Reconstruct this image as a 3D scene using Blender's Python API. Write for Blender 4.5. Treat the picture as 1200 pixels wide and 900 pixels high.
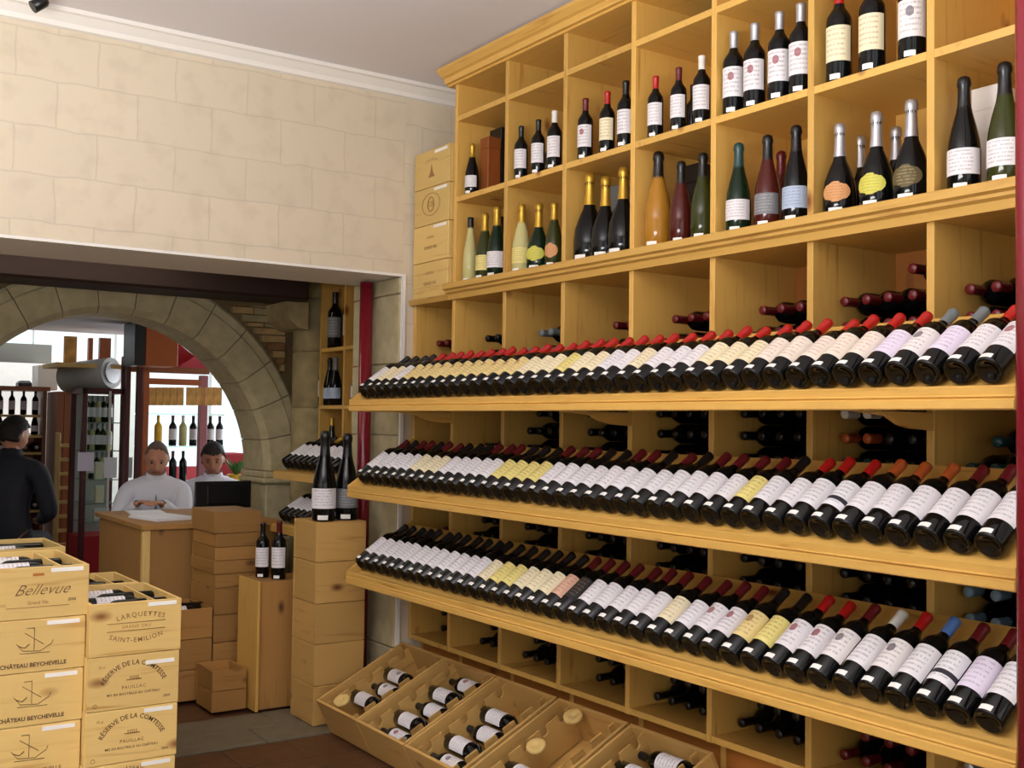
import bpy, bmesh, math, random
from mathutils import Vector, Matrix, Euler
random.seed(7)
for o in list(bpy.data.objects): bpy.data.objects.remove(o, do_unlink=True)
SC = bpy.context.scene
COL = SC.collection
R = math.radians

# ------------------------------------------------------------------ camera
cam = bpy.data.objects.new('camera', bpy.data.cameras.new('camera')); COL.objects.link(cam)
cam.data.sensor_width = 36; cam.data.lens = 1292/1200*36; cam.data.clip_start = .05
cam.matrix_world = Matrix.Translation((0, 0, 1.48)) @ Matrix.Rotation(R(-34.3), 4, 'Z') @ Matrix.Rotation(R(92.04), 4, 'X') @ Matrix.Rotation(R(.785), 4, 'Z')
SC.camera = cam
# ------------------------------------------------------------------ world and light
w = bpy.data.worlds.new('world'); SC.world = w; w.use_nodes = True
w.node_tree.nodes['Background'].inputs[0].default_value = (.86, .93, 1, 1)
w.node_tree.nodes['Background'].inputs[1].default_value = 2.0
def area(name, loc, rot, sx, sy, e, colr):
    l = bpy.data.lights.new(name, 'AREA'); l.shape = 'RECTANGLE'; l.size = sx; l.size_y = sy; l.energy = e; l.color = colr
    o = bpy.data.objects.new(name, l); COL.objects.link(o); o.location = loc; o.rotation_euler = rot
    o['label'] = 'area light: ' + name.replace('_', ' '); o['category'] = 'light'; return o
area('shop_window_daylight', (-.2, -2.75, 1.75), (R(90), 0, 0), 5.4, 2.3, 34, (1, .97, .93))
area('added_ceiling_fill', (-.75, 1.35, 1.75), (R(180), 0, 0), 2.0, 1.6, 465, (1, .97, .95))  # unseen upward light added to brighten the ceiling, no fixture behind it
area('side_window_daylight', (-3.75, 1.2, 1.8), (R(90), 0, R(-90)), 3.4, 2.0, 10, (1, .97, .93))
area('rear_room_window_daylight', (4.4, 9.2, 1.75), (R(90), 0, R(90)), 2.0, 1.3, 60, (.9, .96, 1))
area('second_room_added_fill', (.9, 5.95, 2.55), (0, 0, 0), 2.2, .3, 16, (1, .9, .74))  # unseen fill added to lift the dim second room
area('rear_room_overhead_light', (2.0, 10.2, 2.55), (0, 0, 0), 2.4, 1.2, 32, (.95, .97, 1))  # area light set below the closed rear ceiling
SC.view_settings.view_transform = 'Standard'; SC.view_settings.look = 'None'
SC.view_settings.gamma = 1; SC.view_settings.use_curve_mapping = False
SC.view_settings.exposure = -0.52

# ------------------------------------------------------------------ materials
def lin(c):
    c = c/255; return c/12.92 if c <= .04045 else ((c+.055)/1.055)**2.4
def rgb(r, g, b): return (lin(r), lin(g), lin(b), 1)
MATS = {}
def nm(name):
    m = bpy.data.materials.new(name); m.use_nodes = True
    return m, m.node_tree.nodes, m.node_tree.links, m.node_tree.nodes['Principled BSDF']
def plain(name, c, rough=.5, metal=0, emit=None, es=1, noise=0, trans=0, coat=0):
    if name in MATS: return MATS[name]
    m, n, l, b = nm(name)
    b.inputs['Base Color'].default_value = c; b.inputs['Roughness'].default_value = rough; b.inputs['Metallic'].default_value = metal
    if coat: b.inputs['Coat Weight'].default_value = coat
    if trans: b.inputs['Transmission Weight'].default_value = trans; b.inputs['IOR'].default_value = 1.1 if trans > .95 else 1.3
    if emit: b.inputs['Emission Color'].default_value = emit; b.inputs['Emission Strength'].default_value = es
    if noise:
        t = n.new('ShaderNodeTexCoord'); x = n.new('ShaderNodeTexNoise'); x.inputs['Scale'].default_value = 14; x.inputs['Detail'].default_value = 4
        r = n.new('ShaderNodeValToRGB'); r.color_ramp.elements[0].position = .3; r.color_ramp.elements[1].position = .7
        r.color_ramp.elements[0].color = tuple(v*(1-noise) for v in c[:3])+(1,); r.color_ramp.elements[1].color = tuple(min(1, v*(1+noise)) for v in c[:3])+(1,)
        l.new(t.outputs['Object'], x.inputs['Vector']); l.new(x.outputs['Fac'], r.inputs['Fac']); l.new(r.outputs['Color'], b.inputs['Base Color'])
        bu = n.new('ShaderNodeBump'); bu.inputs['Strength'].default_value = .25; bu.inputs['Distance'].default_value = .01
        l.new(x.outputs['Fac'], bu.inputs['Height']); l.new(bu.outputs['Normal'], b.inputs['Normal'])
    MATS[name] = m; return m
def wood(name, axis, light, dark, knot, rough=.45, var=.18):
    """grain runs along axis"""
    m, n, l, b = nm(name); b.inputs['Roughness'].default_value = rough
    t = n.new('ShaderNodeTexCoord'); oi = n.new('ShaderNodeObjectInfo')
    sc = n.new('ShaderNodeMath'); sc.operation = 'MULTIPLY'; sc.inputs[1].default_value = 37
    l.new(oi.outputs['Random'], sc.inputs[0])
    add = n.new('ShaderNodeVectorMath'); add.operation = 'ADD'
    l.new(t.outputs['Object'], add.inputs[0]); l.new(sc.outputs[0], add.inputs[1])
    mp = n.new('ShaderNodeMapping'); s = [15, 15, 15]; s['xyz'.index(axis)] = 1.1; mp.inputs['Scale'].default_value = s
    l.new(add.outputs[0], mp.inputs['Vector'])
    n1 = n.new('ShaderNodeTexNoise'); n1.inputs['Scale'].default_value = 2.2; n1.inputs['Detail'].default_value = 5; n1.inputs['Distortion'].default_value = .6
    l.new(mp.outputs[0], n1.inputs['Vector'])
    mul = n.new('ShaderNodeMath'); mul.operation = 'MULTIPLY'; mul.inputs[1].default_value = 9
    l.new(n1.outputs['Fac'], mul.inputs[0])
    sn = n.new('ShaderNodeMath'); sn.operation = 'SINE'; l.new(mul.outputs[0], sn.inputs[0])
    mr = n.new('ShaderNodeMapRange'); mr.inputs[1].default_value = -1; mr.inputs[2].default_value = 1; l.new(sn.outputs[0], mr.inputs[0])
    pw = n.new('ShaderNodeMath'); pw.operation = 'POWER'; pw.inputs[1].default_value = 2.2; l.new(mr.outputs[0], pw.inputs[0])
    mx = n.new('ShaderNodeMixRGB'); mx.inputs[1].default_value = light; mx.inputs[2].default_value = dark; l.new(pw.outputs[0], mx.inputs[0])
    # knots
    mp2 = n.new('ShaderNodeMapping'); s2 = [5, 5, 5]; s2['xyz'.index(axis)] = 2.6; mp2.inputs['Scale'].default_value = s2
    l.new(add.outputs[0], mp2.inputs['Vector'])
    v = n.new('ShaderNodeTexVoronoi'); v.inputs['Scale'].default_value = 1.1; l.new(mp2.outputs[0], v.inputs['Vector'])
    kr = n.new('ShaderNodeValToRGB'); kr.color_ramp.elements[0].position = .03; kr.color_ramp.elements[0].color = (1, 1, 1, 1)
    kr.color_ramp.elements[1].position = .13; kr.color_ramp.elements[1].color = (0, 0, 0, 1)
    l.new(v.outputs['Distance'], kr.inputs['Fac'])
    mk = n.new('ShaderNodeMixRGB'); mk.inputs[2].default_value = knot; l.new(kr.outputs['Color'], mk.inputs[0]); l.new(mx.outputs[0], mk.inputs[1])
    hs = n.new('ShaderNodeHueSaturation')
    vr = n.new('ShaderNodeMapRange'); vr.inputs[3].default_value = 1-var; vr.inputs[4].default_value = 1+var*.5
    l.new(oi.outputs['Random'], vr.inputs[0]); l.new(vr.outputs[0], hs.inputs['Value']); l.new(mk.outputs[0], hs.inputs['Color'])
    l.new(hs.outputs[0], b.inputs['Base Color'])
    MATS[name] = m; return m
for a in 'xyz':
    wood('pine_'+a, a, rgb(218, 172, 88), rgb(170, 110, 40), rgb(130, 74, 26))
    wood('crate_'+a, a, rgb(220, 186, 114), rgb(182, 134, 64), rgb(140, 88, 40), .6, .14)
    wood('old_crate_'+a, a, rgb(168, 122, 62), rgb(136, 92, 42), rgb(86, 50, 22), .6, .22)  # darker crate wood for second-room cases, desk and pallets
    wood('worn_crate_'+a, a, rgb(196, 154, 86), rgb(156, 110, 50), rgb(104, 62, 26), .6, .14)  # crate pine with the dimmer light low down put into its colour
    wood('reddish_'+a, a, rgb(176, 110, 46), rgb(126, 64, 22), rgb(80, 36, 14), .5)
    wood('brown_'+a, a, rgb(140, 76, 34), rgb(92, 44, 18), rgb(60, 28, 10), .45)
    wood('beam_'+a, a, rgb(40, 18, 10), rgb(26, 11, 7), rgb(16, 7, 4), .7)
M = MATS
plain('black_glass', (.004, .004, .004, 1), .06)
plain('green_glass', (.006, .018, .007, 1), .07)
plain('olive_glass', (.035, .04, .008, 1), .08)
plain('amber_glass', (.40, .18, .02, 1), .08)
plain('rose_glass', (.075, .012, .008, 1), .08)
plain('pale_glass', (.55, .5, .22, 1), .08)
plain('yellow_glass', (.75, .45, .02, 1), .12)
plain('foil_red', rgb(176, 24, 22), .3)
plain('foil_wine', rgb(96, 18, 26), .3)
plain('foil_black', rgb(20, 18, 20), .3)
plain('foil_gold', rgb(200, 160, 60), .35, .7)
plain('foil_silver', rgb(190, 190, 196), .35, .7)
plain('foil_white', rgb(225, 222, 214), .4)
plain('foil_blue', rgb(80, 118, 180), .35)
plain('foil_teal', rgb(30, 66, 66), .3)
plain('foil_orange', rgb(170, 80, 34), .35)
plain('foil_grey', rgb(110, 118, 120), .35)
plain('foil_slate', rgb(112, 140, 158), .4)
plain('paper_tag', rgb(240, 238, 232), .6)
plain('ink', rgb(96, 70, 44), .8)
plain('ink_pale', rgb(150, 112, 66), .8)
plain('plaster', rgb(232, 228, 220), .7, noise=.03)
plain('white_paint', rgb(236, 232, 226), .5)
plain('ceiling_paint', rgb(226, 222, 226), .8)
plain('crimson_paint', rgb(120, 16, 34), .25)
plain('stone', rgb(178, 166, 130), .85, noise=.14)
plain('stone_dark', rgb(156, 140, 100), .85, noise=.2)
plain('mortar', rgb(120, 100, 66), .9, noise=.15)
plain('brick_tan', rgb(168, 138, 92), .9, noise=.25)
plain('brick_brown', rgb(128, 92, 56), .9, noise=.25)
plain('floor_stone', rgb(110, 102, 84), .45, noise=.15)
plain('floor_tile', rgb(84, 54, 36), .35, noise=.25)
plain('skin', rgb(196, 138, 108), .5)
plain('skin_tan', rgb(170, 112, 82), .5)
plain('hair_grey', rgb(110, 92, 82), .8)
plain('hair_black', rgb(22, 17, 15), .7)
plain('shirt_white', rgb(226, 226, 236), .8)
plain('suit_navy', rgb(16, 18, 30), .8)
plain('trousers', rgb(36, 36, 44), .8)
plain('black_plastic', rgb(14, 14, 16), .35)
plain('paper', rgb(240, 240, 244), .7)
plain('metal_grey', rgb(170, 170, 172), .35, .6)
plain('red_paint', rgb(150, 16, 26), .45)
plain('red_cloth', rgb(165, 14, 28), .7)
plain('maroon_paint', rgb(74, 16, 18), .4)
plain('pink_paint', rgb(160, 96, 100), .5)
plain('glass_pane', (.9, .97, .95, 1), .02, trans=1)
plain('glass_shelf', (.72, .9, .82, 1), .05, trans=.9)
plain('orange_wood', rgb(166, 84, 30), .5)
plain('wicker', rgb(196, 144, 70), .7, noise=.3)
plain('grey_paint', rgb(160, 160, 150), .6)
plain('lit_panel', rgb(240, 245, 240), .5, emit=(1, 1, .97, 1), es=1.1)
plain('leaf', rgb(70, 120, 50), .6)
plain('plastic_wrap', rgb(200, 200, 215), .25, trans=.35)
plain('dark_box', rgb(26, 24, 26), .4)
plain('grey_box', rgb(120, 126, 128), .4)
plain('grey_box2', rgb(188, 188, 184), .45)
plain('eye_dark', rgb(24, 18, 16), .3)
plain('lip', rgb(150, 84, 74), .5)
for k_ in ('black_glass', 'green_glass', 'olive_glass', 'rose_glass', 'amber_glass', 'pale_glass'):
    M[k_].node_tree.nodes['Principled BSDF'].inputs['Specular IOR Level'].default_value = .3
# faux-masonry wallpaper
m, n, l, b = nm('wallpaper'); b.inputs['Roughness'].default_value = .8
t = n.new('ShaderNodeTexCoord'); sp = n.new('ShaderNodeSeparateXYZ'); cb = n.new('ShaderNodeCombineXYZ')
l.new(t.outputs['Object'], sp.inputs[0]); l.new(sp.outputs['X'], cb.inputs['X']); l.new(sp.outputs['Z'], cb.inputs['Y'])
nz = n.new('ShaderNodeTexNoise'); nz.inputs['Scale'].default_value = 6; nz.inputs['Detail'].default_value = 5; l.new(cb.outputs[0], nz.inputs['Vector'])
vm = n.new('ShaderNodeVectorMath'); vm.operation = 'SCALE'; vm.inputs['Scale'].default_value = .035; l.new(nz.outputs['Color'], vm.inputs[0])
va = n.new('ShaderNodeVectorMath'); va.operation = 'ADD'; l.new(cb.outputs[0], va.inputs[0]); l.new(vm.outputs[0], va.inputs[1])
bt = n.new('ShaderNodeTexBrick'); bt.inputs['Scale'].default_value = 1; bt.inputs['Brick Width'].default_value = .33; bt.inputs['Row Height'].default_value = .2
bt.inputs['Mortar Size'].default_value = .006; bt.inputs['Mortar Smooth'].default_value = 1; bt.inputs['Color1'].default_value = rgb(218, 204, 180)
bt.inputs['Color2'].default_value = rgb(213, 200, 177); bt.inputs['Mortar'].default_value = rgb(202, 189, 168); l.new(va.outputs[0], bt.inputs['Vector'])
n2 = n.new('ShaderNodeTexNoise'); n2.inputs['Scale'].default_value = 9; n2.inputs['Detail'].default_value = 6; l.new(cb.outputs[0], n2.inputs['Vector'])
rp = n.new('ShaderNodeValToRGB'); rp.color_ramp.elements[0].position = .34; rp.color_ramp.elements[0].color = (.86, .84, .84, 1); rp.color_ramp.elements[1].position = .5; rp.color_ramp.elements[1].color = (1, 1, 1, 1)
l.new(n2.outputs['Fac'], rp.inputs['Fac'])
mm = n.new('ShaderNodeMixRGB'); mm.blend_type = 'MULTIPLY'; mm.inputs[0].default_value = .5; l.new(bt.outputs['Color'], mm.inputs[1]); l.new(rp.outputs['Color'], mm.inputs[2])
l.new(mm.outputs[0], b.inputs['Base Color']); M['wallpaper'] = m
def label_mat(name, base, ink=(70, 60, 60), band=None, crest=None, strength=.38):
    """printed paper label: text-like rows, a crest and an optional band, laid out in UV"""
    m, n, l, b = nm(name); b.inputs['Roughness'].default_value = .6
    uv = n.new('ShaderNodeUVMap'); s = n.new('ShaderNodeSeparateXYZ'); l.new(uv.outputs[0], s.inputs[0])
    oi = n.new('ShaderNodeObjectInfo')
    def mth(op, a, c=None):
        k = n.new('ShaderNodeMath'); k.operation = op
        for i, v in enumerate((a, c)):
            if v is None: continue
            if isinstance(v, (int, float)): k.inputs[i].default_value = v
            else: l.new(v, k.inputs[i])
        return k.outputs[0]
    U, V = s.outputs[0], s.outputs[1]
    rows = mth('GREATER_THAN', mth('SINE', mth('MULTIPLY', V, 44)), .35)
    cv = n.new('ShaderNodeCombineXYZ'); l.new(mth('MULTIPLY', U, 34), cv.inputs[0]); l.new(mth('FLOOR', mth('MULTIPLY', V, 7)), cv.inputs[1])
    l.new(mth('MULTIPLY', oi.outputs['Random'], 50), cv.inputs[2])
    nz = n.new('ShaderNodeTexNoise'); nz.inputs['Scale'].default_value = 1; nz.inputs['Detail'].default_value = 1; l.new(cv.outputs[0], nz.inputs['Vector'])
    txt = mth('MULTIPLY', rows, mth('GREATER_THAN', nz.outputs['Fac'], .46))
    du = mth('ABSOLUTE', mth('SUBTRACT', U, .5))
    inside = mth('LESS_THAN', du, .3); inv = mth('LESS_THAN', mth('ABSOLUTE', mth('SUBTRACT', V, .5)), .42)
    txt = mth('MULTIPLY', mth('MULTIPLY', txt, inside), inv)
    mx = n.new('ShaderNodeMixRGB'); mx.inputs[1].default_value = rgb(*base); mx.inputs[2].default_value = rgb(*ink)
    l.new(mth('MULTIPLY', txt, strength), mx.inputs[0]); out = mx.outputs[0]
    if crest:
        d = mth('SQRT', mth('ADD', mth('POWER', mth('MULTIPLY', du, 1.25), 2.0), mth('POWER', mth('SUBTRACT', V, .68), 2.0)))
        x2 = n.new('ShaderNodeMixRGB'); x2.inputs[2].default_value = rgb(*crest); l.new(mth('MULTIPLY', mth('LESS_THAN', d, .14), .8), x2.inputs[0]); l.new(out, x2.inputs[1]); out = x2.outputs[0]
    if band:
        x3 = n.new('ShaderNodeMixRGB'); x3.inputs[2].default_value = rgb(*band)
        l.new(mth('LESS_THAN', mth('ABSOLUTE', mth('SUBTRACT', V, .3)), .07), x3.inputs[0]); l.new(out, x3.inputs[1]); out = x3.outputs[0]
    l.new(out, b.inputs['Base Color']); M[name] = m
label_mat('label_white', (228, 224, 227)); label_mat('label_crest', (230, 224, 222), crest=(90, 80, 92))
label_mat('label_redmark', (228, 223, 226), crest=(140, 50, 60)); label_mat('label_cream', (234, 222, 186), (110, 60, 50))
label_mat('label_gilt', (226, 204, 140), (120, 70, 40), crest=(150, 110, 60)); label_mat('label_yellow', (228, 212, 130), (90, 70, 40))
label_mat('label_lilac', (226, 216, 234), (120, 100, 130)); label_mat('label_blackband', (232, 230, 234), band=(40, 40, 50))
label_mat('label_redtext', (230, 220, 206), (170, 60, 60)); label_mat('label_pink', (222, 176, 150), (120, 60, 50))
label_mat('label_black', (36, 32, 34), (150, 130, 90)); label_mat('label_blue', (170, 186, 208), (80, 90, 130)); label_mat('label_grey', (120, 120, 124), (190, 190, 190))
label_mat('label_orange', (208, 150, 96), (130, 70, 40)); label_mat('label_lime', (204, 198, 84), (110, 100, 30)); label_mat('label_bronze', (92, 80, 50), (200, 180, 110))
COLN = {'label_white': 'white', 'label_crest': 'white crested', 'label_redmark': 'white red-marked', 'label_cream': 'cream', 'label_gilt': 'gilt cream', 'label_yellow': 'yellow',
        'label_lilac': 'pale lilac', 'label_blackband': 'black-banded white', 'label_redtext': 'red-lettered white', 'label_pink': 'pinkish', 'label_black': 'black', 'label_blue': 'pale blue',
        'label_grey': 'grey', 'label_orange': 'orange', 'label_lime': 'lime yellow', 'label_bronze': 'bronze'}
CAPN = {'foil_red': 'red', 'foil_wine': 'dark red', 'foil_black': 'black', 'foil_gold': 'gold', 'foil_silver': 'silver', 'foil_white': 'white', 'foil_blue': 'blue', 'foil_teal': 'teal',
        'foil_orange': 'orange-brown', 'foil_grey': 'grey', 'foil_slate': 'slate blue'}

# ------------------------------------------------------------------ helpers
def link(name, me, parent=None, loc=(0, 0, 0), rot=None):
    o = bpy.data.objects.new(name, me); COL.objects.link(o); o.location = loc
    if rot is not None: o.rotation_euler = rot
    if parent: o.parent = parent
    return o
def tag(o, label=None, cat=None, group=None, kind=None):
    if label: o['label'] = label
    if cat: o['category'] = cat
    if group: o['group'] = group
    if kind: o['kind'] = kind
    return o
def thing(name, label, cat, loc=(0, 0, 0), rz=0, group=None):
    o = link(name, None, None, loc, (0, 0, rz)); o.empty_display_size = .05
    return tag(o, label, cat, group)
def mesh_of(bm, name, mat, smooth=False):
    me = bpy.data.meshes.new(name); bm.normal_update(); bm.to_mesh(me); bm.free()
    if mat: me.materials.append(M[mat] if isinstance(mat, str) else mat)
    if smooth:
        for p in me.polygons: p.use_smooth = True
    return me
BOXC = {}
def box_mesh(sx, sy, sz, mat, bev=0):
    key = (round(sx, 4), round(sy, 4), round(sz, 4), mat, bev)
    if key in BOXC: return BOXC[key]
    bm = bmesh.new(); bmesh.ops.create_cube(bm, size=1)
    bmesh.ops.scale(bm, vec=(sx, sy, sz), verts=bm.verts)
    if bev: bmesh.ops.bevel(bm, geom=bm.edges[:], offset=min(bev, sx*.4, sy*.4, sz*.4), segments=1, affect='EDGES')
    BOXC[key] = mesh_of(bm, 'block', mat); return BOXC[key]
def bx(name, x0, x1, y0, y1, z0, z1, mat, parent=None, bev=0):
    """box given in world coordinates; parents of this helper are unrotated"""
    c = Vector(((x0+x1)/2, (y0+y1)/2, (z0+z1)/2))
    if mat in ('pine', 'crate', 'old_crate', 'worn_crate', 'reddish', 'brown', 'beam'):
        d = (abs(x1-x0), abs(y1-y0), abs(z1-z0)); mat = mat+'_'+'xyz'[d.index(max(d))]
    me = box_mesh(abs(x1-x0), abs(y1-y0), abs(z1-z0), mat, bev)
    if parent: c = c - Vector(parent.get('_o', parent.location))
    return link(name, me, parent, c)
def lb(name, x0, x1, y0, y1, z0, z1, mat, parent, bev=0, rot=None):
    """box in the parent's own coordinates"""
    if mat in ('pine', 'crate', 'old_crate', 'worn_crate', 'reddish', 'brown'):
        d = (abs(x1-x0), abs(y1-y0), abs(z1-z0)); mat = mat+'_'+'xyz'[d.index(max(d))]
    return link(name, box_mesh(abs(x1-x0), abs(y1-y0), abs(z1-z0), mat, bev), parent, ((x0+x1)/2, (y0+y1)/2, (z0+z1)/2), rot)
def struct(name, *a, **k):
    o = bx(name, *a, **k)
    if not o.parent: o['kind'] = 'structure'
    return o
def lathe_bm(prof, n, bm=None, a0=0, a1=2*math.pi, uv=False):
    bm = bm or bmesh.new(); full = abs(a1-a0-2*math.pi) < 1e-6
    rings = []
    for (r, z) in prof:
        if r < 1e-6 and full: rings.append([bm.verts.new((0, 0, z))]*(n)); continue
        rings.append([bm.verts.new((r*math.cos(a0+(a1-a0)*i/n), r*math.sin(a0+(a1-a0)*i/n), z)) for i in range(n if full else n+1)])
    L = bm.loops.layers.uv.new('UVMap') if uv else None
    for k in range(len(rings)-1):
        A, B = rings[k], rings[k+1]
        for i in range(n):
            j = (i+1) % n if full else i+1
            vs = []
            for v in (A[i], A[j], B[j], B[i]):
                if v not in vs: vs.append(v)
            if len(vs) < 3: continue
            f = bm.faces.new(vs); f.smooth = True
            if L:
                U = {A[i]: (i/n, k/(len(rings)-1)), A[j]: ((i+1)/n, k/(len(rings)-1)), B[j]: ((i+1)/n, (k+1)/(len(rings)-1)), B[i]: (i/n, (k+1)/(len(rings)-1))}
                for lo in f.loops: lo[L].uv = U[lo.vert]
    return bm
def tube_bm(pts, r, n=8, bm=None):
    bm = bm or bmesh.new(); rings = []
    for i, p in enumerate(pts):
        p = Vector(p); d = (Vector(pts[min(i+1, len(pts)-1)])-Vector(pts[max(i-1, 0)])).normalized()
        u = d.orthogonal().normalized(); v = d.cross(u); rr = r[i] if isinstance(r, (list, tuple)) else r
        rings.append([bm.verts.new(p+u*rr*math.cos(2*math.pi*k/n)+v*rr*math.sin(2*math.pi*k/n)) for k in range(n)])
    for A, B in zip(rings, rings[1:]):
        for k in range(n): bm.faces.new((A[k], A[(k+1) % n], B[(k+1) % n], B[k])).smooth = True
    bm.faces.new(rings[0][::-1]); bm.faces.new(rings[-1]); return bm
def prism_bm(pts, axis, a, b, bm=None):
    """extrude a 2-D outline along axis from a to b"""
    bm = bm or bmesh.new()
    def p3(p, t): return {'x': (t, p[0], p[1]), 'y': (p[0], t, p[1]), 'z': (p[0], p[1], t)}[axis]
    A = [bm.verts.new(p3(p, a)) for p in pts]; B = [bm.verts.new(p3(p, b)) for p in pts]
    bm.faces.new(A); bm.faces.new(B[::-1]); n = len(pts)
    for i in range(n): bm.faces.new((A[i], B[i], B[(i+1) % n], A[(i+1) % n]))
    bmesh.ops.recalc_face_normals(bm, faces=bm.faces); return bm
def part(name, bm, mat, parent, loc=(0, 0, 0), rot=None, smooth=False):
    return link(name, mesh_of(bm, name, mat, smooth), parent, loc, rot)
F = 1292.0
def ray(px, py):
    d = Vector(((px-600)/F, (450-py)/F, -1)); return (cam.matrix_world.to_3x3() @ d)
def PY(px, py, Y):
    d = ray(px, py); return Vector((0, 0, 1.48)) + d*(Y/d.y)
def PXp(px, py, X):
    d = ray(px, py); return Vector((0, 0, 1.48)) + d*(X/d.x)
ORD = ['', 'first', 'second', 'third', 'fourth', 'fifth', 'sixth', 'seventh', 'eighth', 'ninth', 'tenth', 'eleventh', 'twelfth', 'thirteenth', 'fourteenth', 'fifteenth', 'sixteenth', 'seventeenth', 'eighteenth', 'nineteenth', 'twentieth']
def ordw(k):
    return ORD[k] if k <= 20 else ('twenty-'+ORD[k-20])

def text(body, size, loc, rot, mat, parent, name='lettering', arc=None, shear=0, sx=1, spacing=1, weight=.012):
    c = bpy.data.curves.new('txt', 'FONT'); c.body = body; c.size = size; c.align_x = 'CENTER'; c.align_y = 'CENTER'; c.shear = shear; c.space_character = spacing
    c.resolution_u = 2; c.offset = size*weight
    o = bpy.data.objects.new('txt', c); COL.objects.link(o)
    me = bpy.data.meshes.new_from_object(o.evaluated_get(bpy.context.evaluated_depsgraph_get()))
    bpy.data.objects.remove(o, do_unlink=True)
    for v in me.vertices:
        v.co.x *= sx
        if arc:
            a = v.co.x/abs(arc); rr = arc+v.co.y
            if arc > 0: v.co.x, v.co.y = rr*math.sin(a), rr*math.cos(a)-arc
            else: rr = -arc-v.co.y; v.co.x, v.co.y = rr*math.sin(a), -rr*math.cos(a)-arc
    me.materials.clear(); me.materials.append(M[mat])
    return link(name, me, parent, loc, rot)

# ------------------------------------------------------------------ bottles
PROF = {
 'bordeaux': dict(h=.30, r=.0375, body=[(0, .018), (.018, .012), (.028, .001), (.034, 0), (.0375, .006), (.0375, .185), (.0355, .198), (.027, .213), (.018, .226), (.0145, .24), (.0142, .285)],
     cap=[(.0150, .238), (.0152, .284), (.0162, .286), (.0162, .297), (.0145, .300), (0, .300)], lab=(.060, .166), tag=(.006, .022)),
 'champagne': dict(h=.315, r=.043, body=[(0, .03), (.02, .02), (.03, .002), (.038, 0), (.043, .008), (.043, .11), (.040, .14), (.032, .178), (.022, .215), (.0165, .245), (.0148, .30)],
     cap=[(.0205, .222), (.0172, .245), (.0158, .285), (.0185, .29), (.0185, .300), (.016, .312), (.008, .317), (0, .317)], lab=(.045, .115), tag=(.006, .022)),
 'flute': dict(h=.32, r=.036, body=[(0, .01), (.03, .001), (.036, .006), (.036, .11), (.031, .16), (.022, .21), (.016, .25), (.014, .30)],
     cap=[(.0155, .25), (.0152, .31), (.0152, .32), (0, .32)], lab=(.05, .11), tag=(.006, .02)),
 'bulb': dict(h=.30, r=.052, body=[(0, .03), (.03, .002), (.046, 0), (.052, .01), (.052, .07), (.048, .11), (.034, .15), (.021, .18), (.0165, .21), (.0155, .28)],
     cap=[(.0205, .19), (.0172, .22), (.0158, .265), (.019, .27), (.019, .282), (.016, .296), (.008, .30), (0, .30)], lab=(.04, .105), tag=(.006, .022)),
}
MC = {}
def bmeshd(kind, piece, mat, n=20, scale=1, oval=False):
    key = (kind, piece, mat, n, scale, oval)
    if key in MC: return MC[key]
    P = PROF[kind]; s = scale
    if piece in ('body', 'cap'):
        bm = lathe_bm([(r*s, z*s) for r, z in P[piece]], n); me = mesh_of(bm, piece, mat)
    else:
        z0, z1 = P['lab'] if piece == 'label' else P['tag']
        half = 1.35 if piece == 'label' else .42
        def rad(z):
            B = P['body']
            for (ra, za), (rb, zb) in zip(B[4:], B[5:]):
                if za <= z <= zb: return ra+(rb-ra)*(z-za)/(zb-za)
            return P['r']
        if oval: half = .95
        bm = lathe_bm([((rad(z)+.0007)*s, z*s) for z in [z0+(z1-z0)*k/6 for k in range(7)]] if oval else [((rad(z)+.0007)*s, z*s) for z in (z0, (z0+z1)/2, z1)], 10, a0=math.pi+half, a1=math.pi-half, uv=True)
        if oval:
            zc = (z0+z1)/2*s; hh = (z1-z0)/2*s
            for v in bm.verts:
                t = max(-1, min(1, (v.co.z-zc)/hh)); k = math.sqrt(max(.04, 1-t*t)); a = math.atan2(v.co.y, -v.co.x)*k; r = math.hypot(v.co.x, v.co.y)
                v.co.x = -r*math.cos(a); v.co.y = r*math.sin(a)
        bmesh.ops.reverse_faces(bm, faces=bm.faces)
        me = mesh_of(bm, piece, mat)
    MC[key] = me; return me
def bottle(kind, loc, rot, glass, foil, lab, label, group=None, n=20, scale=1, tagp=True, oval=False, name='wine_bottle', parts=True):
    o = link(name, bmeshd(kind, 'body', glass, n, scale), None, loc, rot); tag(o, label, 'bottle', group)
    link('capsule', bmeshd(kind, 'cap', foil, max(10, n//2+4), scale), o)
    if lab: link('paper_label', bmeshd(kind, 'label', lab, 10, scale, oval), o)
    if tagp: link('price_tag', bmeshd(kind, 'tag', 'paper_tag', 10, scale), o)
    return o

# ================================================================== STRUCTURE
CEIL = 3.18; YW = 4.85; XR = 3.14
tag(struct('floor', -3.6, XR, -2.6, YW, -.1, -.012, 'mortar'))
struct('ceiling', -3.6, XR+.2, -2.6, YW+.5, CEIL, CEIL+.1, 'ceiling_paint')
struct('wall_right', XR, XR+.12, -2.6, YW, 0, CEIL, 'plaster')
# far wall above the wide opening
wf = struct('wall_far', -3.6, 2.64, YW, YW+.5, 2.22, CEIL, 'wallpaper')
struct('wall_far_side', 2.64, 3.2, YW, YW+.5, 0, CEIL, 'wallpaper')
struct('ceiling_lintel', -3.6, 2.64, YW+.004, YW+.5, 2.205, 2.22, 'plaster')
struct('trim_1', -3.6, 2.64, YW-.006, YW+.006, 2.205, 2.218, 'white_paint')
struct('trim_2', 2.632, 2.65, YW-.012, YW+.006, 0, 2.218, 'white_paint')
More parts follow.
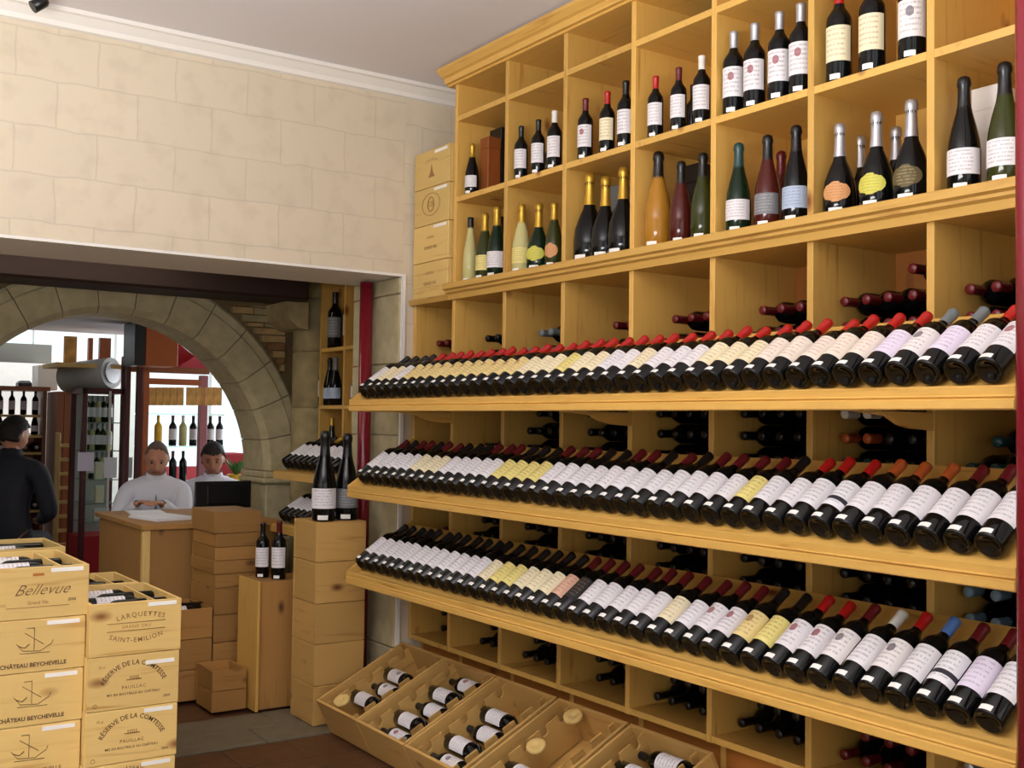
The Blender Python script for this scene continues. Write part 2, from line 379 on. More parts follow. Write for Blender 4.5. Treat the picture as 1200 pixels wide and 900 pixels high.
# crown moulding
bm = prism_bm([(YW, CEIL-.075), (YW-.02, CEIL-.07), (YW-.025, CEIL-.05), (YW-.055, CEIL-.022), (YW-.07, CEIL-.018), (YW-.07, CEIL), (YW, CEIL)], 'x', -3.6, XR)
tag(part('trim_3', bm, 'white_paint', None), kind='structure')
# left wall and shop front behind the camera, each with window openings
for nme, a in (('wall_left', (-3.7, -3.6, -2.6, -.5, 0, CEIL)), ('wall_left_end', (-3.7, -3.6, 2.9, YW+.5, 0, CEIL)), ('wall_left_sill', (-3.7, -3.6, -.5, 2.9, 0, .8)), ('wall_left_head', (-3.7, -3.6, -.5, 2.9, 2.8, CEIL)),
             ('wall_back', (-3.7, -2.9, -2.7, -2.6, 0, CEIL)), ('wall_back_end', (2.5, XR+.1, -2.7, -2.6, 0, CEIL)), ('wall_back_sill', (-2.9, 2.5, -2.7, -2.6, 0, .6)), ('wall_back_head', (-2.9, 2.5, -2.7, -2.6, 2.9, CEIL))):
    struct(nme, *a, 'plaster')
# stone blocks of the opening's right jamb
fw = bpy.data.objects['wall_far_side']
z = 0
for i, h in enumerate((.36, .34, .38, .33, .36, .35, .085)):
    b_ = bx('jamb_stone', 2.622, 2.645, YW+.006, YW+.515, z+.003, z+h-.003, 'stone', fw, .004); z += h
# floor: dark tiles in front, stone threshold, tiles beyond
fl = bpy.data.objects['floor']
for i in range(9):
    for j in range(6):
        x0 = .55+i*.3; y0 = 3.04+j*.3
        bx('floor_tile', x0+.002, x0+.298, y0+.002, y0+.298, -.03, random.uniform(-.001, .001), 'floor_tile', fl, .003)
th = struct('floor_threshold', -3.6, 2.64, YW, 5.36, -.1, -.01, 'mortar')
x = -.5
for wd in (.62, .7, .5, .66, .62):
    bx('threshold_slab', x+.003, x+wd-.003, YW+.002, YW+.25, -.03, .004, 'floor_stone', th, .004)
    bx('threshold_slab', x+.16, x+wd+.154, YW+.254, 5.355, -.03, .003, 'floor_stone', th, .004); x += wd
f2 = struct('floor_second_room', -3.6, 3.3, 5.36, 11.2, -.12, -.012, 'floor_tile')
struct('wall_right_second_room', 3.22, 3.32, 5.36, 6.8, 0, 2.62, 'stone_dark')
struct('ceiling_second_room', -3.6, 3.4, 5.36, 6.8, 2.6, 2.68, 'stone_dark')
struct('wall_left_second_room', -3.7, -3.6, 5.36, 11.2, 0, 2.9, 'plaster')
# beam and corbel
tag(struct('trim_4', -3.6, 2.78, 6.3, 6.66, 2.22, 2.52, 'beam', bev=.015))
bm = prism_bm([(2.69, 2.22), (2.84, 2.22), (2.84, 2.05), (2.78, 2.06), (2.71, 2.11)], 'y', 6.45, 6.8)
tag(part('trim_5', bm, 'stone_dark', None), kind='structure')
# stone corner column
cc = tag(link('stone_column', None, None, (2.95, 6.62, 0)), 'pale stone corner column of stacked drums beside the arch', 'column')
z = 0
for h in (.42, .4, .38, .36, .36, .34, .33):
    part('drum', lathe_bm([(0, z), (.12, z), (.128, z+.006), (.128, z+h-.006), (.12, z+h), (0, z+h)], 20), 'stone_dark', cc); z += h
# arch wall
AY0, AY1, AC, AZ, AR = 6.8, 7.15, 1.75, 1.15, .96
RO = AR+.27
bm = bmesh.new()
def quad_wall(pts):
    prism_bm(pts, 'y', AY0+.02, AY1, bm)
N = 28
quad_wall([(-3.6, 0), (AC-AR-.02, 0), (AC-AR-.02, 2.6), (-3.6, 2.6)])
quad_wall([(AC+AR+.02, 0), (3.22, 0), (3.22, 2.6), (AC+AR+.02, 2.6)])
for i in range(N):
    a, b2 = math.pi*i/N, math.pi*(i+1)/N; rr = AR+.02
    p = [(AC+rr*math.cos(t), AZ+rr*math.sin(t)) for t in (a, b2)]
    quad_wall([p[1], p[0], (p[0][0], 2.6), (p[1][0], 2.6)])
aw = tag(part('wall_arch', bm, 'mortar', None), kind='structure')
nv = 15
for i in range(nv):
    a, b2 = math.pi*i/nv+.0025, math.pi*(i+1)/nv-.0025
    ts = [a+(b2-a)*k/4 for k in range(5)]
    bm = bmesh.new()
    lay = [(AR+.035, AY0-.03), (AR+.0, AY0+.02), (AR, AY1+.02), (RO, AY1+.02), (RO, AY0+.0), (RO-.02, AY0-.02), (RO-.07, AY0-.02), (RO-.08, AY0-.035)]
    rings = [[bm.verts.new((AC+r*math.cos(t), y, AZ+r*math.sin(t))) for r, y in lay] for t in ts]
    for A_, B_ in zip(rings, rings[1:]):
        for k in range(len(lay)): bm.faces.new((A_[k], A_[(k+1) % len(lay)], B_[(k+1) % len(lay)], B_[k]))
    bm.faces.new(rings[0]); bm.faces.new(rings[-1][::-1]); bmesh.ops.recalc_face_normals(bm, faces=bm.faces)
    part('arch_stone', bm, 'stone', aw)
for sx_ in (-1, 1):
    xi, xo = AC+sx_*AR, AC+sx_*RO
    z = 0
    for h in (.37, .36, .34):
        bx('pier_stone', min(xi, xo), max(xi, xo), AY0-.03, AY1+.02, z+.003, z+h-.003, 'stone', aw, .01); z += h
    xi -= sx_*.03; xo += sx_*.03
    bx('impost_moulding', min(xi, xo), max(xi, xo), AY0-.06, AY1+.04, 1.07, 1.105, 'stone', aw, .01)
    bx('impost_moulding', min(xi, xo)+.012, max(xi, xo)-.012, AY0-.045, AY1+.03, 1.105, 1.148, 'stone', aw, .008)
nb = 0; zr = 1.16
while zr < 2.215 and nb < 290:
    h = random.uniform(.028, .05); h = min(h, 2.215-zr)
    if h < .012: break
    for (xa, xb) in ((.3, AC), (AC, 2.83)):
        dz = max(zr-AZ, 0); lim = math.sqrt(max(0, (RO+.004)**2-dz*dz)) if dz < RO else 0
        s, e = (xa, AC-lim) if xa < AC-.1 else (AC+lim, xb)
        x = s
        while x < e-.03:
            wd = min(random.uniform(.11, .3), e-x)
            if wd > .02:
                bx('brick', x+.004, x+wd-.004, AY0-.012-random.uniform(0, .012), AY0+.03, zr+.003, zr+h-.004, random.choice(['brick_tan', 'brick_tan', 'brick_brown', 'stone_dark']), aw); nb += 1
            x += wd
    zr += h

# ================================================================== MAIN WINE RACK
X0, X1, XD = 2.70, 3.12, 2.31
DV = [1.026, 1.456, 1.885, 2.314, 2.743, 3.171, 3.60, 4.03, 4.46]
T = .025
rk = thing('wine_rack', 'tall pine pigeonhole wine rack covering the whole right wall', 'shelving', (X0, 3.0, 0))
for y in DV:
    bx('divider', X0, X1, y-T/2, y+T/2, .405, 3.12, 'pine', rk, .002); bx('lower_divider', X0+.07, X1, y-T/2, y+T/2, 0, .404, 'pine', rk)
bx('divider', X0, X1, 4.82, 4.845, .405, 2.06, 'pine', rk, .002); bx('lower_divider', X0+.07, X1, 4.82, 4.845, 0, .404, 'pine', rk)
YE = DV[-1]+T/2
cells = [(DV[i]+T/2, DV[i+1]-T/2) for i in range(len(DV)-1)] + [(DV[-1]+T/2, 4.82)]
UP = [2.525, 2.912]
LOW = [1.60, 1.18, .76, .43]
for k, (a, b_) in enumerate(cells):
    if k < 8:
        for z in UP: bx('shelf_board', X0+.001, X1-.01, a, b_, z, z+.024, 'pine', rk)
        bx('back_panel', X1-.01, X1, a, b_, 2.1, 3.1, 'pine_z', rk)
    for z in LOW: bx('shelf_board', X0+.001, X1-.01, a, b_, z-.022, z, 'pine', rk)
    nbk = 3
    for q in range(nbk):
        aa = a+(b_-a)*q/nbk; bb = a+(b_-a)*(q+1)/nbk
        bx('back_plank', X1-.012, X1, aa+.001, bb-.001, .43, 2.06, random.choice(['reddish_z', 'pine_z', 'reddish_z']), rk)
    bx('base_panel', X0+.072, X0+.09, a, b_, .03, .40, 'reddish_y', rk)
# ledge and cornice mouldings
def mould(name, prof, ya, yb, par):
    return part(name, prism_bm([(x-par.location.x, z-par.location.z) for x, z in prof], 'y', ya-par.location.y, yb-par.location.y), 'pine_y', par)
mould('ledge', [(X0-.045, 2.135), (X1, 2.135), (X1, 2.06), (X0-.015, 2.06), (X0-.02, 2.085), (X0-.035, 2.092), (X0-.035, 2.102), (X0-.05, 2.108), (X0-.05, 2.13)], 1.026, YE+.01, rk)
mould('ledge', [(X0-.03, 2.085), (X1, 2.085), (X1, 2.06), (X0-.02, 2.06)], YE+.011, 4.845, rk)
mould('cornice', [(X0-.012, 3.09), (X1, 3.09), (X1, 3.165), (X0-.075, 3.165), (X0-.075, 3.15), (X0-.05, 3.13), (X0-.035, 3.125), (X0-.03, 3.10), (X0-.012, 3.10)], 1.026, YE+.05, rk)
# sloped display shelves, each one long board with a moulded lip, end pieces and brackets
FB = [1.526, 1.12, .715]; YA, YB = 1.40, 4.76
for s, z in enumerate(FB):
    nmz = ['top', 'middle', 'bottom'][s]
    ds = thing('display_shelf', 'long sloping pine display shelf, the %s of three full of bottles' % nmz, 'shelf', (XD, 3.0, z))
    mould('lip', [(XD, z+.003), (XD+.004, z), (XD+.05, z), (XD+.05, z+.05), (XD+.012, z+.056), (XD+.004, z+.052), (XD+.006, z+.034), (XD, z+.03), (XD+.005, z+.026), (XD, z+.022)], YA, YB, ds)
    c35, s35 = math.cos(R(35)), math.sin(R(35))
    p0 = (XD+.05, z+.012); ln = .405
    mould('sloped_board', [p0, (p0[0]+ln*c35, p0[1]+ln*s35), (p0[0]+ln*c35-.018*s35, p0[1]+ln*s35+.018*c35), (p0[0]-.0, p0[1]+.022)], YA, YB, ds)
    for y in (YA, YB-.02):
        part('end_board', prism_bm([(.012, .0), (.385, .0), (.385, .26), (.36, .285), (.012, .055)], 'y', y-3.0-(.018 if y == YA else -.02), y-3.0+(.0 if y == YA else .038)), 'pine_x', ds)
    for y in (1.885, 3.171, 4.46):
        part('bracket', prism_bm([(.05, 0), (.389, 0), (.389, -.05), (.30, -.045), (.25, -.035), (.20, -.012)], 'y', y-3.0-.012, y-3.0+.012), 'pine_x', ds)

# ---- bottles on the sloped shelves
def shelf_style(s, k, px):
    """label and capsule for bottle k (0 = nearest, right) at picture column px"""
    if s == 0:
        if px < 460: return random.choice(['label_cream', 'label_white']), 'foil_black'
        if px < 590: return 'label_gilt', 'foil_red'
        if px < 680: return random.choice(['label_yellow', 'label_cream', 'label_cream']), 'foil_red'
        if px < 800: return random.choice(['label_white', 'label_cream', 'label_white']), 'foil_red'
        if px < 865: return 'label_cream', 'foil_red'
        if px < 1005: return 'label_redtext', 'foil_red'
        if px < 1035: return 'label_lilac', 'foil_red'
        if px < 1070: return 'label_crest', 'foil_grey'
        if px < 1100: return 'label_lilac', 'foil_grey'
        if px < 1140: return 'label_white', 'foil_red'
        return 'label_redmark', 'foil_gold'
    if s == 1:
        lab = 'label_white'
        if 560 < px < 610 or 835 < px < 862: lab = 'label_yellow'
        elif 470 < px < 500: lab = 'label_cream'
        elif px > 700 and random.random() < .3: lab = 'label_crest'
        if 935 < px < 965: lab = 'label_blackband'
        cap = 'foil_wine' if random.random() < .6 else 'foil_black'
        if 975 < px < 1065: cap = 'foil_orange'
        elif 870 < px < 975: cap = 'foil_red' if px > 900 else 'foil_black'
        elif px > 1065: cap = 'foil_wine'
        if px > 1140: cap = 'foil_white'
        return lab, cap
    if px < 545: return 'label_white', 'foil_black'
    if px < 628: return random.choice(['label_yellow', 'label_cream', 'label_yellow']), 'foil_black'
    if px < 648: return 'label_pink', 'foil_wine'
    if px < 665: return 'label_black', 'foil_wine'
    if px < 800: return random.choice(['label_white', 'label_crest', 'label_cream']), 'foil_wine'
    if px < 838: return 'label_redmark', 'foil_wine'
    if px < 865: return 'label_gilt', 'foil_black'
    if px < 893: return 'label_yellow', 'foil_black'
    seq = [('label_redmark', 'foil_red'), ('label_crest', 'foil_wine'), ('label_white', 'foil_white'), ('label_crest', 'foil_red'), ('label_white', 'foil_blue'), ('label_blackband', 'foil_wine'), ('label_lilac', 'foil_wine'), ('label_redmark', 'foil_black'), ('label_white', 'foil_black'), ('label_white', 'foil_black')]
    j = int(round((px-922)/31)); return seq[max(0, min(9, j))]
def proj(p):
    q = cam.matrix_world.inverted() @ Vector(p); return 600+F*q.x/-q.z, 450-F*q.y/-q.z
for s, zf in enumerate(FB):
    nmz = ['top', 'middle', 'bottom'][s]
    for k in range(40):
        y = 1.497+k*.0825
        if y > 4.72: continue
        px, _ = proj((2.36, y, zf+.08))
        lab, cap = shelf_style(s, k, px)
        o = bottle('bordeaux', (2.3645+random.uniform(-.002, .002), y, zf+.0895), (0, R(55+random.uniform(-1, 1)), R(random.uniform(-1.5, 1.5))), 'black_glass', cap, lab,
               'wine bottle, %s label, %s capsule, %s from right on %s sloping shelf' % (COLN[lab], CAPN[cap], ordw(k+1), nmz), 'bottles on the %s sloping shelf' % nmz)

# ---- bottles lying in the pigeonholes
FILL = {  # (row, column): number of bottles in each layer from the bottom, capsule, columns counted from the nearest
}
rows = {0: 1.60, 1: 1.18, 2: .76, 3: .43}
fills = {
 0: {0: [5, 5, 5, 4, 2], 1: [5, 5, 5, 4, 1], 2: [5, 5, 4, 3], 3: [5, 5, 5, 3], 4: [5, 5, 5, 2], 5: [5, 5, 5, 3], 6: [5, 5, 4, 3], 7: [4, 4, 4, 4]},
 1: {0: [5, 5, 5, 3], 1: [5, 5, 5, 5, 5], 2: [5, 5, 5, 5, 4], 3: [5, 5, 5, 5, 4], 4: [5, 5, 5, 4, 4], 5: [5, 5, 4, 4, 3], 6: [4, 4, 3], 7: [4, 2]},
 2: {0: [5, 5, 5, 4], 1: [5, 5, 5, 4], 2: [5, 5, 5, 4, 3], 3: [5, 5, 5, 4, 3], 4: [5, 5, 5, 4], 5: [5, 5, 4, 4], 6: [4, 4, 4, 3], 7: [4, 3, 3]},
 3: {0: [5, 5, 3], 1: [5, 4, 2], 2: [5, 4, 3], 3: [5, 4, 3], 4: [4, 4, 3], 5: [5, 4, 3], 6: [4, 3, 2], 7: [3, 3]},
}
caps = {
 0: {0: 'foil_wine', 1: 'foil_wine', 2: 'foil_wine', 3: 'foil_wine', 4: 'foil_wine', 5: 'foil_grey', 6: 'foil_black', 7: 'foil_wine'},
 1: {0: 'foil_teal', 1: 'foil_wine', 2: 'foil_black', 3: 'foil_black', 4: 'foil_black', 5: 'foil_black', 6: 'foil_black', 7: 'foil_wine'},
 2: {0: 'foil_slate', 1: 'foil_black', 2: 'foil_black', 3: 'foil_black', 4: 'foil_black', 5: 'foil_black', 6: 'foil_black', 7: 'foil_wine'},
 3: {0: 'foil_silver', 1: 'foil_wine', 2: 'foil_black', 3: 'foil_black', 4: 'foil_black', 5: 'foil_black', 6: 'foil_black', 7: 'foil_black'},
}
RN = ['behind the top sloping shelf', 'under the top sloping shelf', 'under the middle sloping shelf', 'under the bottom sloping shelf']
far = []
cnt = 0
spots = []
for r in range(4):
    for c in range(8):
        a, b_ = cells[c+1]
        rad = .0375
        if c == 7: fills[r][c] = [min(4, v) for v in fills[r][c]]
        pitch = (b_-a-2*rad-.006)/(4 if c != 7 else 3)
        for L, nlay in enumerate(fills[r][c]):
            for q in range(nlay if L < 2 or c == 7 else min(5, nlay+1)):
                y = a+rad+.003+q*pitch          # q = 0 lies against the divider nearer the camera
                z = rows[r]+rad+.001+L*(.079 if r == 0 else .0765)
                spots.append((r, c, L, q, y, z))
spots.sort(key=lambda t: t[4])
stuff_bm = None
capm = {}
def seen(y, z, r):
    x = 2.83; t = 2.69/x
    if y*t < DV[0] or any(d-T/2 < y*t < d+T/2 for d in DV): return False
    a = max(d for d in DV if d < y)
    if y*t < a: return False
    for (xx, lo, hi) in ((2.60, .2, .285), (2.5, .13, .24), (2.38, 0, .12)):
        zz = 1.48+(z+.012-1.48)*xx/x
        if any(f+lo < zz < f+hi for f in FB): return False
    return True
ni = 0
for (r, c, L, q, y, z) in spots:
    cap = caps[r][c]
    if (r, c) == (1, 1): cap = ['foil_wine', 'foil_wine', 'foil_teal', 'foil_orange', 'foil_white'][L % 5] if q > 2 else 'foil_black'
    xj = X1-.013-random.uniform(.0, .012)
    if ni < 300 and seen(y, z, r):
        ni += 1; dn = len(fills[r][c])-L; nq = fills[r][c][L]
        wr = ['behind top', 'under top', 'under middle', 'under bottom'][r]
        bottle('bordeaux', (xj, y, z), (0, R(-90), 0), 'black_glass', cap, None,
               'bottle piled %s shelf, %s pigeonhole from right, %s layer down, %s from right' % (wr, ORD[c+1], ORD[dn], ORD[q+1]), 'bottles piled in the %s pigeonhole from the right, %s' % (ORD[c+1], RN[r]), 12, 1, False)
    else:
        far.append((xj, y, z, cap))
print('pile bottles', ni, len(far))
vs, fs, mi = [], [], []
mats = ['black_glass', 'foil_black', 'foil_wine', 'foil_grey', 'foil_silver', 'foil_teal', 'foil_slate', 'foil_red', 'foil_orange', 'foil_white']
for (xj, y, z, cap) in far:
    for prof, mt in (([(p[0], p[1]) for p in PROF['bordeaux']['body'][3:]], 'black_glass'), (PROF['bordeaux']['cap'], cap)):
        n_ = 10; base = len(vs)
        for (rr, zz) in prof:
            for t in range(n_):
                an = 2*math.pi*t/n_; vs.append((xj-zz, y+rr*math.sin(an), z+rr*math.cos(an)))
        for k in range(len(prof)-1):
            for t in range(n_):
                fs.append((base+k*n_+t, base+k*n_+(t+1) % n_, base+(k+1)*n_+(t+1) % n_, base+(k+1)*n_+t)); mi.append(mats.index(mt))
if far:
    me = bpy.data.meshes.new('far_bottles'); me.from_pydata(vs, [], fs)
    for m_ in mats: me.materials.append(M[m_])
    me.polygons.foreach_set('material_index', mi)
    for p in me.polygons: p.use_smooth = True
    me.update()
    tag(link('lying_bottles', me), 'wine bottles deep in the pigeonhole piles, mostly hidden behind the sloping shelves', 'bottles', kind='stuff')

# ---- bottles standing in the upper rack: (px, kind, scale, glass, foil, label, description)
ZA, ZB, ZT = 2.55, 2.136, 2.937
up = [
 # ledge row
 (ZB, 551, 'flute', .97, 'pale_glass', 'foil_black', None, 'slim pale bottle with black capsule on the ledge, leftmost column', 0),
 (ZB, 568, 'champagne', 1.0, 'olive_glass', 'foil_gold', 'label_yellow', 'green-gold sparkling bottle with gold foil, leftmost column of the ledge', 0),
 (ZB, 582, 'champagne', 1.05, 'green_glass', 'foil_gold', 'label_white', 'dark sparkling bottle with white label, leftmost column of the ledge', 0),
 (ZB, 611, 'champagne', .98, 'pale_glass', 'foil_gold', 'label_yellow', 'clear golden sparkling bottle left of the dark green one on the ledge', 0),
 (ZB, 631, 'bulb', 1.0, 'green_glass', 'foil_gold', 'label_lime', 'round-bellied green bottle with yellow oval label and gold foil', 1),
 (ZB, 649, 'champagne', .88, 'olive_glass', 'foil_gold', 'label_orange', 'small olive sparkling bottle right of the round-bellied green bottle', 1),
 (ZB, 688, 'bulb', 1.24, 'black_glass', 'foil_gold', None, 'large black bottle with gold foil, left of three on the ledge', 0),
 (ZB, 709, 'bulb', 1.12, 'black_glass', 'foil_gold', None, 'black bottle with gold foil, middle of three on the ledge', 0),
 (ZB, 730, 'bulb', 1.18, 'black_glass', 'foil_gold', None, 'black bottle with gold foil, right of three on the ledge', 0),
 (ZB, 770.7, 'champagne', 1.17, 'amber_glass', 'foil_black', None, 'large orange-gold sparkling bottle with black foil on the ledge', 0),
 (ZB, 797.5, 'champagne', .97, 'rose_glass', 'foil_black', None, 'deep rose sparkling bottle beside the large orange-gold one', 0),
 (ZB, 823, 'champagne', 1.0, 'olive_glass', 'foil_black', None, 'olive green sparkling bottle right of the deep rose one', 0),
 (ZB, 865, 'champagne', 1.0, 'green_glass', 'foil_teal', 'label_white', 'dark sparkling bottle with teal foil and white label on the ledge', 0),
 (ZB, 899, 'champagne', 1.0, 'rose_glass', 'foil_black', 'label_grey', 'red-tinted sparkling bottle with grey label on the ledge', 0),
 (ZB, 932.5, 'champagne', 1.02, 'black_glass', 'foil_black', 'label_blue', 'dark sparkling bottle with pale blue label on the ledge', 0),
 (ZB, 983, 'bulb', .98, 'black_glass', 'foil_silver', 'label_orange', 'dark bottle with orange oval label and silver foil', 1),
 (ZB, 1027, 'bulb', 1.0, 'black_glass', 'foil_silver', 'label_lime', 'dark bottle with lime yellow oval label and silver foil', 1),
 (ZB, 1068, 'bulb', 1.03, 'black_glass', 'foil_silver', 'label_bronze', 'dark bottle with bronze oval label and silver foil', 1),
 (ZB, 1130, 'champagne', 1.04, 'black_glass', 'foil_black', 'label_white', 'black sparkling bottle with square white label left of white box', 0),
 (ZB, 1178, 'champagne', 1.07, 'olive_glass', 'foil_black', 'label_white', 'olive sparkling bottle with white label right of white box', 0),
 # middle row
 (ZA, 554, 'champagne', .78, 'black_glass', 'foil_gold', 'label_white', 'half-size sparkling bottle with gold foil beside a brown tube', 0),
 (ZA, 611, 'bordeaux', .80, 'black_glass', 'foil_black', 'label_white', 'half bottle with black capsule, left of three in upper pigeonhole', 0),
 (ZA, 631, 'bordeaux', .80, 'black_glass', 'foil_black', 'label_white', 'half bottle with black capsule, middle of three in upper pigeonhole', 0),
 (ZA, 650, 'bordeaux', .84, 'black_glass', 'foil_white', 'label_white', 'half bottle with white capsule, right of three in upper pigeonhole', 0),
 (ZA, 686, 'bordeaux', .85, 'black_glass', 'foil_wine', 'label_redmark', 'half bottle with dark red capsule and white neck band', 0),
 (ZA, 711.5, 'bordeaux', .83, 'black_glass', 'foil_red', 'label_cream', 'half bottle with bright red capsule and cream label', 0),
 (ZA, 733, 'bordeaux', .88, 'black_glass', 'foil_black', 'label_white', 'half bottle with black capsule right of the cream-labelled half bottle', 0),
 (ZA, 768, 'bordeaux', .79, 'black_glass', 'foil_red', 'label_white', 'small bottle with bright red capsule, left of three', 0),
 (ZA, 795, 'bordeaux', .79, 'black_glass', 'foil_wine', 'label_white', 'small bottle with dark red capsule, middle of three', 0),
 (ZA, 822, 'bordeaux', .83, 'black_glass', 'foil_white', 'label_white', 'small bottle with white capsule, right of three', 0),
 (ZA, 859, 'bordeaux', .98, 'black_glass', 'foil_silver', 'label_redmark', 'silver-capped bottle, first of four in one upper pigeonhole', 0),
 (ZA, 884, 'bordeaux', .98, 'black_glass', 'foil_silver', 'label_redmark', 'silver-capped bottle, second of four in one upper pigeonhole', 0),
 (ZA, 913, 'bordeaux', 1.0, 'black_glass', 'foil_silver', 'label_redmark', 'silver-capped bottle, third of four in one upper pigeonhole', 0),
 (ZA, 938, 'bordeaux', 1.0, 'black_glass', 'foil_silver', 'label_redmark', 'silver-capped bottle, rightmost of four in one upper pigeonhole', 0),
 (ZA, 983, 'bordeaux', 1.05, 'black_glass', 'foil_red', 'label_cream', 'tall bottle with red capsule and cream label at top right', 0),
 (ZA, 1022, 'bordeaux', 1.05, 'black_glass', 'foil_black', 'label_cream', 'tall bottle with black capsule and cream label at top right', 0),
 (ZA, 1069, 'bordeaux', 1.05, 'black_glass', 'foil_black', 'label_crest', 'tall bottle with black capsule and white crested label at top right', 0),
]
for (z, px, kind, sc, gl, fo, la, ds, ov) in up:
    rr = PROF[kind]['r']*sc; xx = X0+.008+rr; p = PXp(px, 300 if z < 2.3 else 150, xx)
    for d in DV:
        if abs(p.y-d) < T/2+rr+.003: p.y = d+(1 if p.y > d else -1)*(T/2+rr+.003)
    bottle(kind, (xx, p.y, z), (0, 0, R(random.uniform(12, 30))), gl, fo, la, ds, 'bottles standing in the upper rack', 24, sc, True, bool(ov))
# second row behind
for (z, px, xx, kind, sc, gl, fo, ds) in [
    (ZB, 882, 2.93, 'champagne', 1, 'green_glass', 'foil_black', 'dark sparkling bottle standing behind the teal-foiled one'),
    (ZB, 915, 2.95, 'champagne', 1, 'rose_glass', 'foil_wine', 'red-tinted sparkling bottle standing behind the pale blue labelled one'),
    (ZB, 1008, 2.93, 'bulb', .98, 'black_glass', 'foil_silver', 'dark silver-foiled bottle standing behind, between orange and lime labels'),
    (ZB, 1050, 2.93, 'bulb', .98, 'black_glass', 'foil_silver', 'dark silver-foiled bottle standing behind, between lime and bronze labels'),
    (ZA, 640, 2.93, 'bordeaux', .8, 'black_glass', 'foil_black', 'half bottle standing behind the middle one of three'),
    (ZA, 811, 2.93, 'bordeaux', .8, 'black_glass', 'foil_black', 'small bottle standing behind the white-capped one')]:
    p = PXp(px, 300, xx); bottle(kind, (xx, p.y, z), (0, 0, R(20)), gl, fo, None, ds, 'bottles standing in the upper rack', 20, sc, False)
# gift boxes behind the bottles
def gift(px, z, xx, wy, dx, h, mat, ds, rz=0):
    p = PXp(px, 300, xx)
    o = thing('gift_box', ds, 'box', (xx, p.y, z), rz, 'gift boxes in the upper rack')
    lb('carton', -dx/2, dx/2, -wy/2, wy/2, 0, h*.8, mat, o, .002); lb('lid', -dx/2-.001, dx/2+.001, -wy/2-.001, wy/2+.001, h*.8, h, mat, o, .002)
gift(563, ZB, 2.96, .09, .09, .33, 'dark_box', 'tall black gift box behind the slim pale bottle')
gift(588, ZB, 2.96, .09, .09, .34, 'dark_box', 'tall black gift box behind the white-labelled bottle at rack left end')
gift(636, ZB, 2.94, .10, .10, .33, 'crate_z', 'pale wooden gift box behind the round-bellied green bottle')
gift(726, ZB, 2.96, .10, .09, .34, 'grey_box', 'grey gift box behind the three black gold-foiled bottles')
gift(796, ZB, 2.98, .10, .09, .33, 'dark_box', 'black gift box behind the deep rose bottle')
gift(818, ZB, 2.98, .10, .09, .35, 'dark_box', 'black gift box behind the olive bottle')
gift(1163, ZB, 2.93, .10, .10, .33, 'white_paint', 'white gift box between two white-labelled sparkling bottles')
gift(573, ZA, 2.83, .07, .07, .28, 'brown_z', 'brown and black bottle tube in the leftmost upper pigeonhole')
gift(588, ZA, 2.92, .10, .09, .34, 'dark_box', 'black gift box right of the brown bottle tube')
# bottles lying on the very top shelf
for (px, cap, c) in [(582, 'foil_wine', 0), (577, 'foil_wine', 1), (775, 'foil_black', 2), (790, 'foil_black', 3), (805, 'foil_black', 4), (822, 'foil_black', 5)]:
    p = PXp(px, 60, 2.80)
    if c == 0: loc = (3.10, 4.165, ZT+.039)
    elif c == 1: loc = (3.10, 4.245, ZT+.039)
    else: loc = (3.10, 2.80+.088*(5-c), ZT+.039)
    bottle('bordeaux', loc, (0, R(-90), 0), 'black_glass', cap, None,
        'dark bottle lying on the topmost shelf, %s' % ['nearer of the two at far left end', 'farther of the two at far left end', 'leftmost of four', 'second of four from left', 'third of four from left', 'rightmost of four'][c],
        'bottles lying on the topmost shelf', 14, 1, False)

# plastic wrap in the pigeonhole under the middle shelf
bm = bmesh.new(); bmesh.ops.create_icosphere(bm, subdivisions=3, radius=1)
for v in bm.verts:
    d = v.co.normalized(); k = 1+.25*math.sin(7*d.x+3*d.y)+.18*math.sin(11*d.z+5*d.x)+.1*math.sin(17*d.y+9*d.z)
    v.co = Vector((d.x*.07*k, d.y*.105*k, d.z*.028*k))
wp = PXp(1012, 684, 2.80)
tag(link('plastic_wrap', mesh_of(bm, 'wrap', 'plastic_wrap', True), None, (2.82, wp.y, 1.085)), 'crumpled clear plastic wrap stuffed above the bottles under the middle shelf', 'plastic')

# ================================================================== CRATES
def crate(loc, w_, d_, h_, label, group=None, mat='crate', lid=True, facing='front', rot=(0, 0, 0), t=.012, bars=False):
    """wine case; origin at the middle of its base, front face towards -y"""
    o = link('wine_crate', None, None, loc, rot); tag(o, label, 'crate', group)
    g = .0012
    lb('front_board', -w_/2, w_/2, -d_/2, -d_/2+t, .002, h_-.002, mat, o, .0015); lb('back_board', -w_/2, w_/2, d_/2-t, d_/2, .002, h_-.002, mat, o, .0015)
    for s in (-1, 1): lb('side_board', s*w_/2-s*t, s*w_/2-s*g, -d_/2+t+.001, d_/2-t-.001, .002, h_-.002, mat, o, .0015)
    lb('base_board', -w_/2+t, w_/2-t, -d_/2+t, d_/2-t, .002, .012, mat, o)
    if lid: lb('lid', -w_/2+.002, w_/2-.002, -d_/2+.001, d_/2-.001, h_-.0075, h_, mat, o, .001)
    if bars: lb('partition', w_/2-.088, w_/2-.08, -d_/2+t, d_/2-t, .05, h_-.008, mat, o)
    return o
def tagstrip(o, w_, d_, h_, x0=.56, wd=.32, z=None):
    lb('price_strip', w_*(x0-.5)+.02, w_*(x0+wd-.5)+.02, -d_/2-.0015, -d_/2, h_-.022 if z is None else z, h_-.008 if z is None else z+.014, 'paper_tag', o)
ROTF = (R(90), 0, 0)
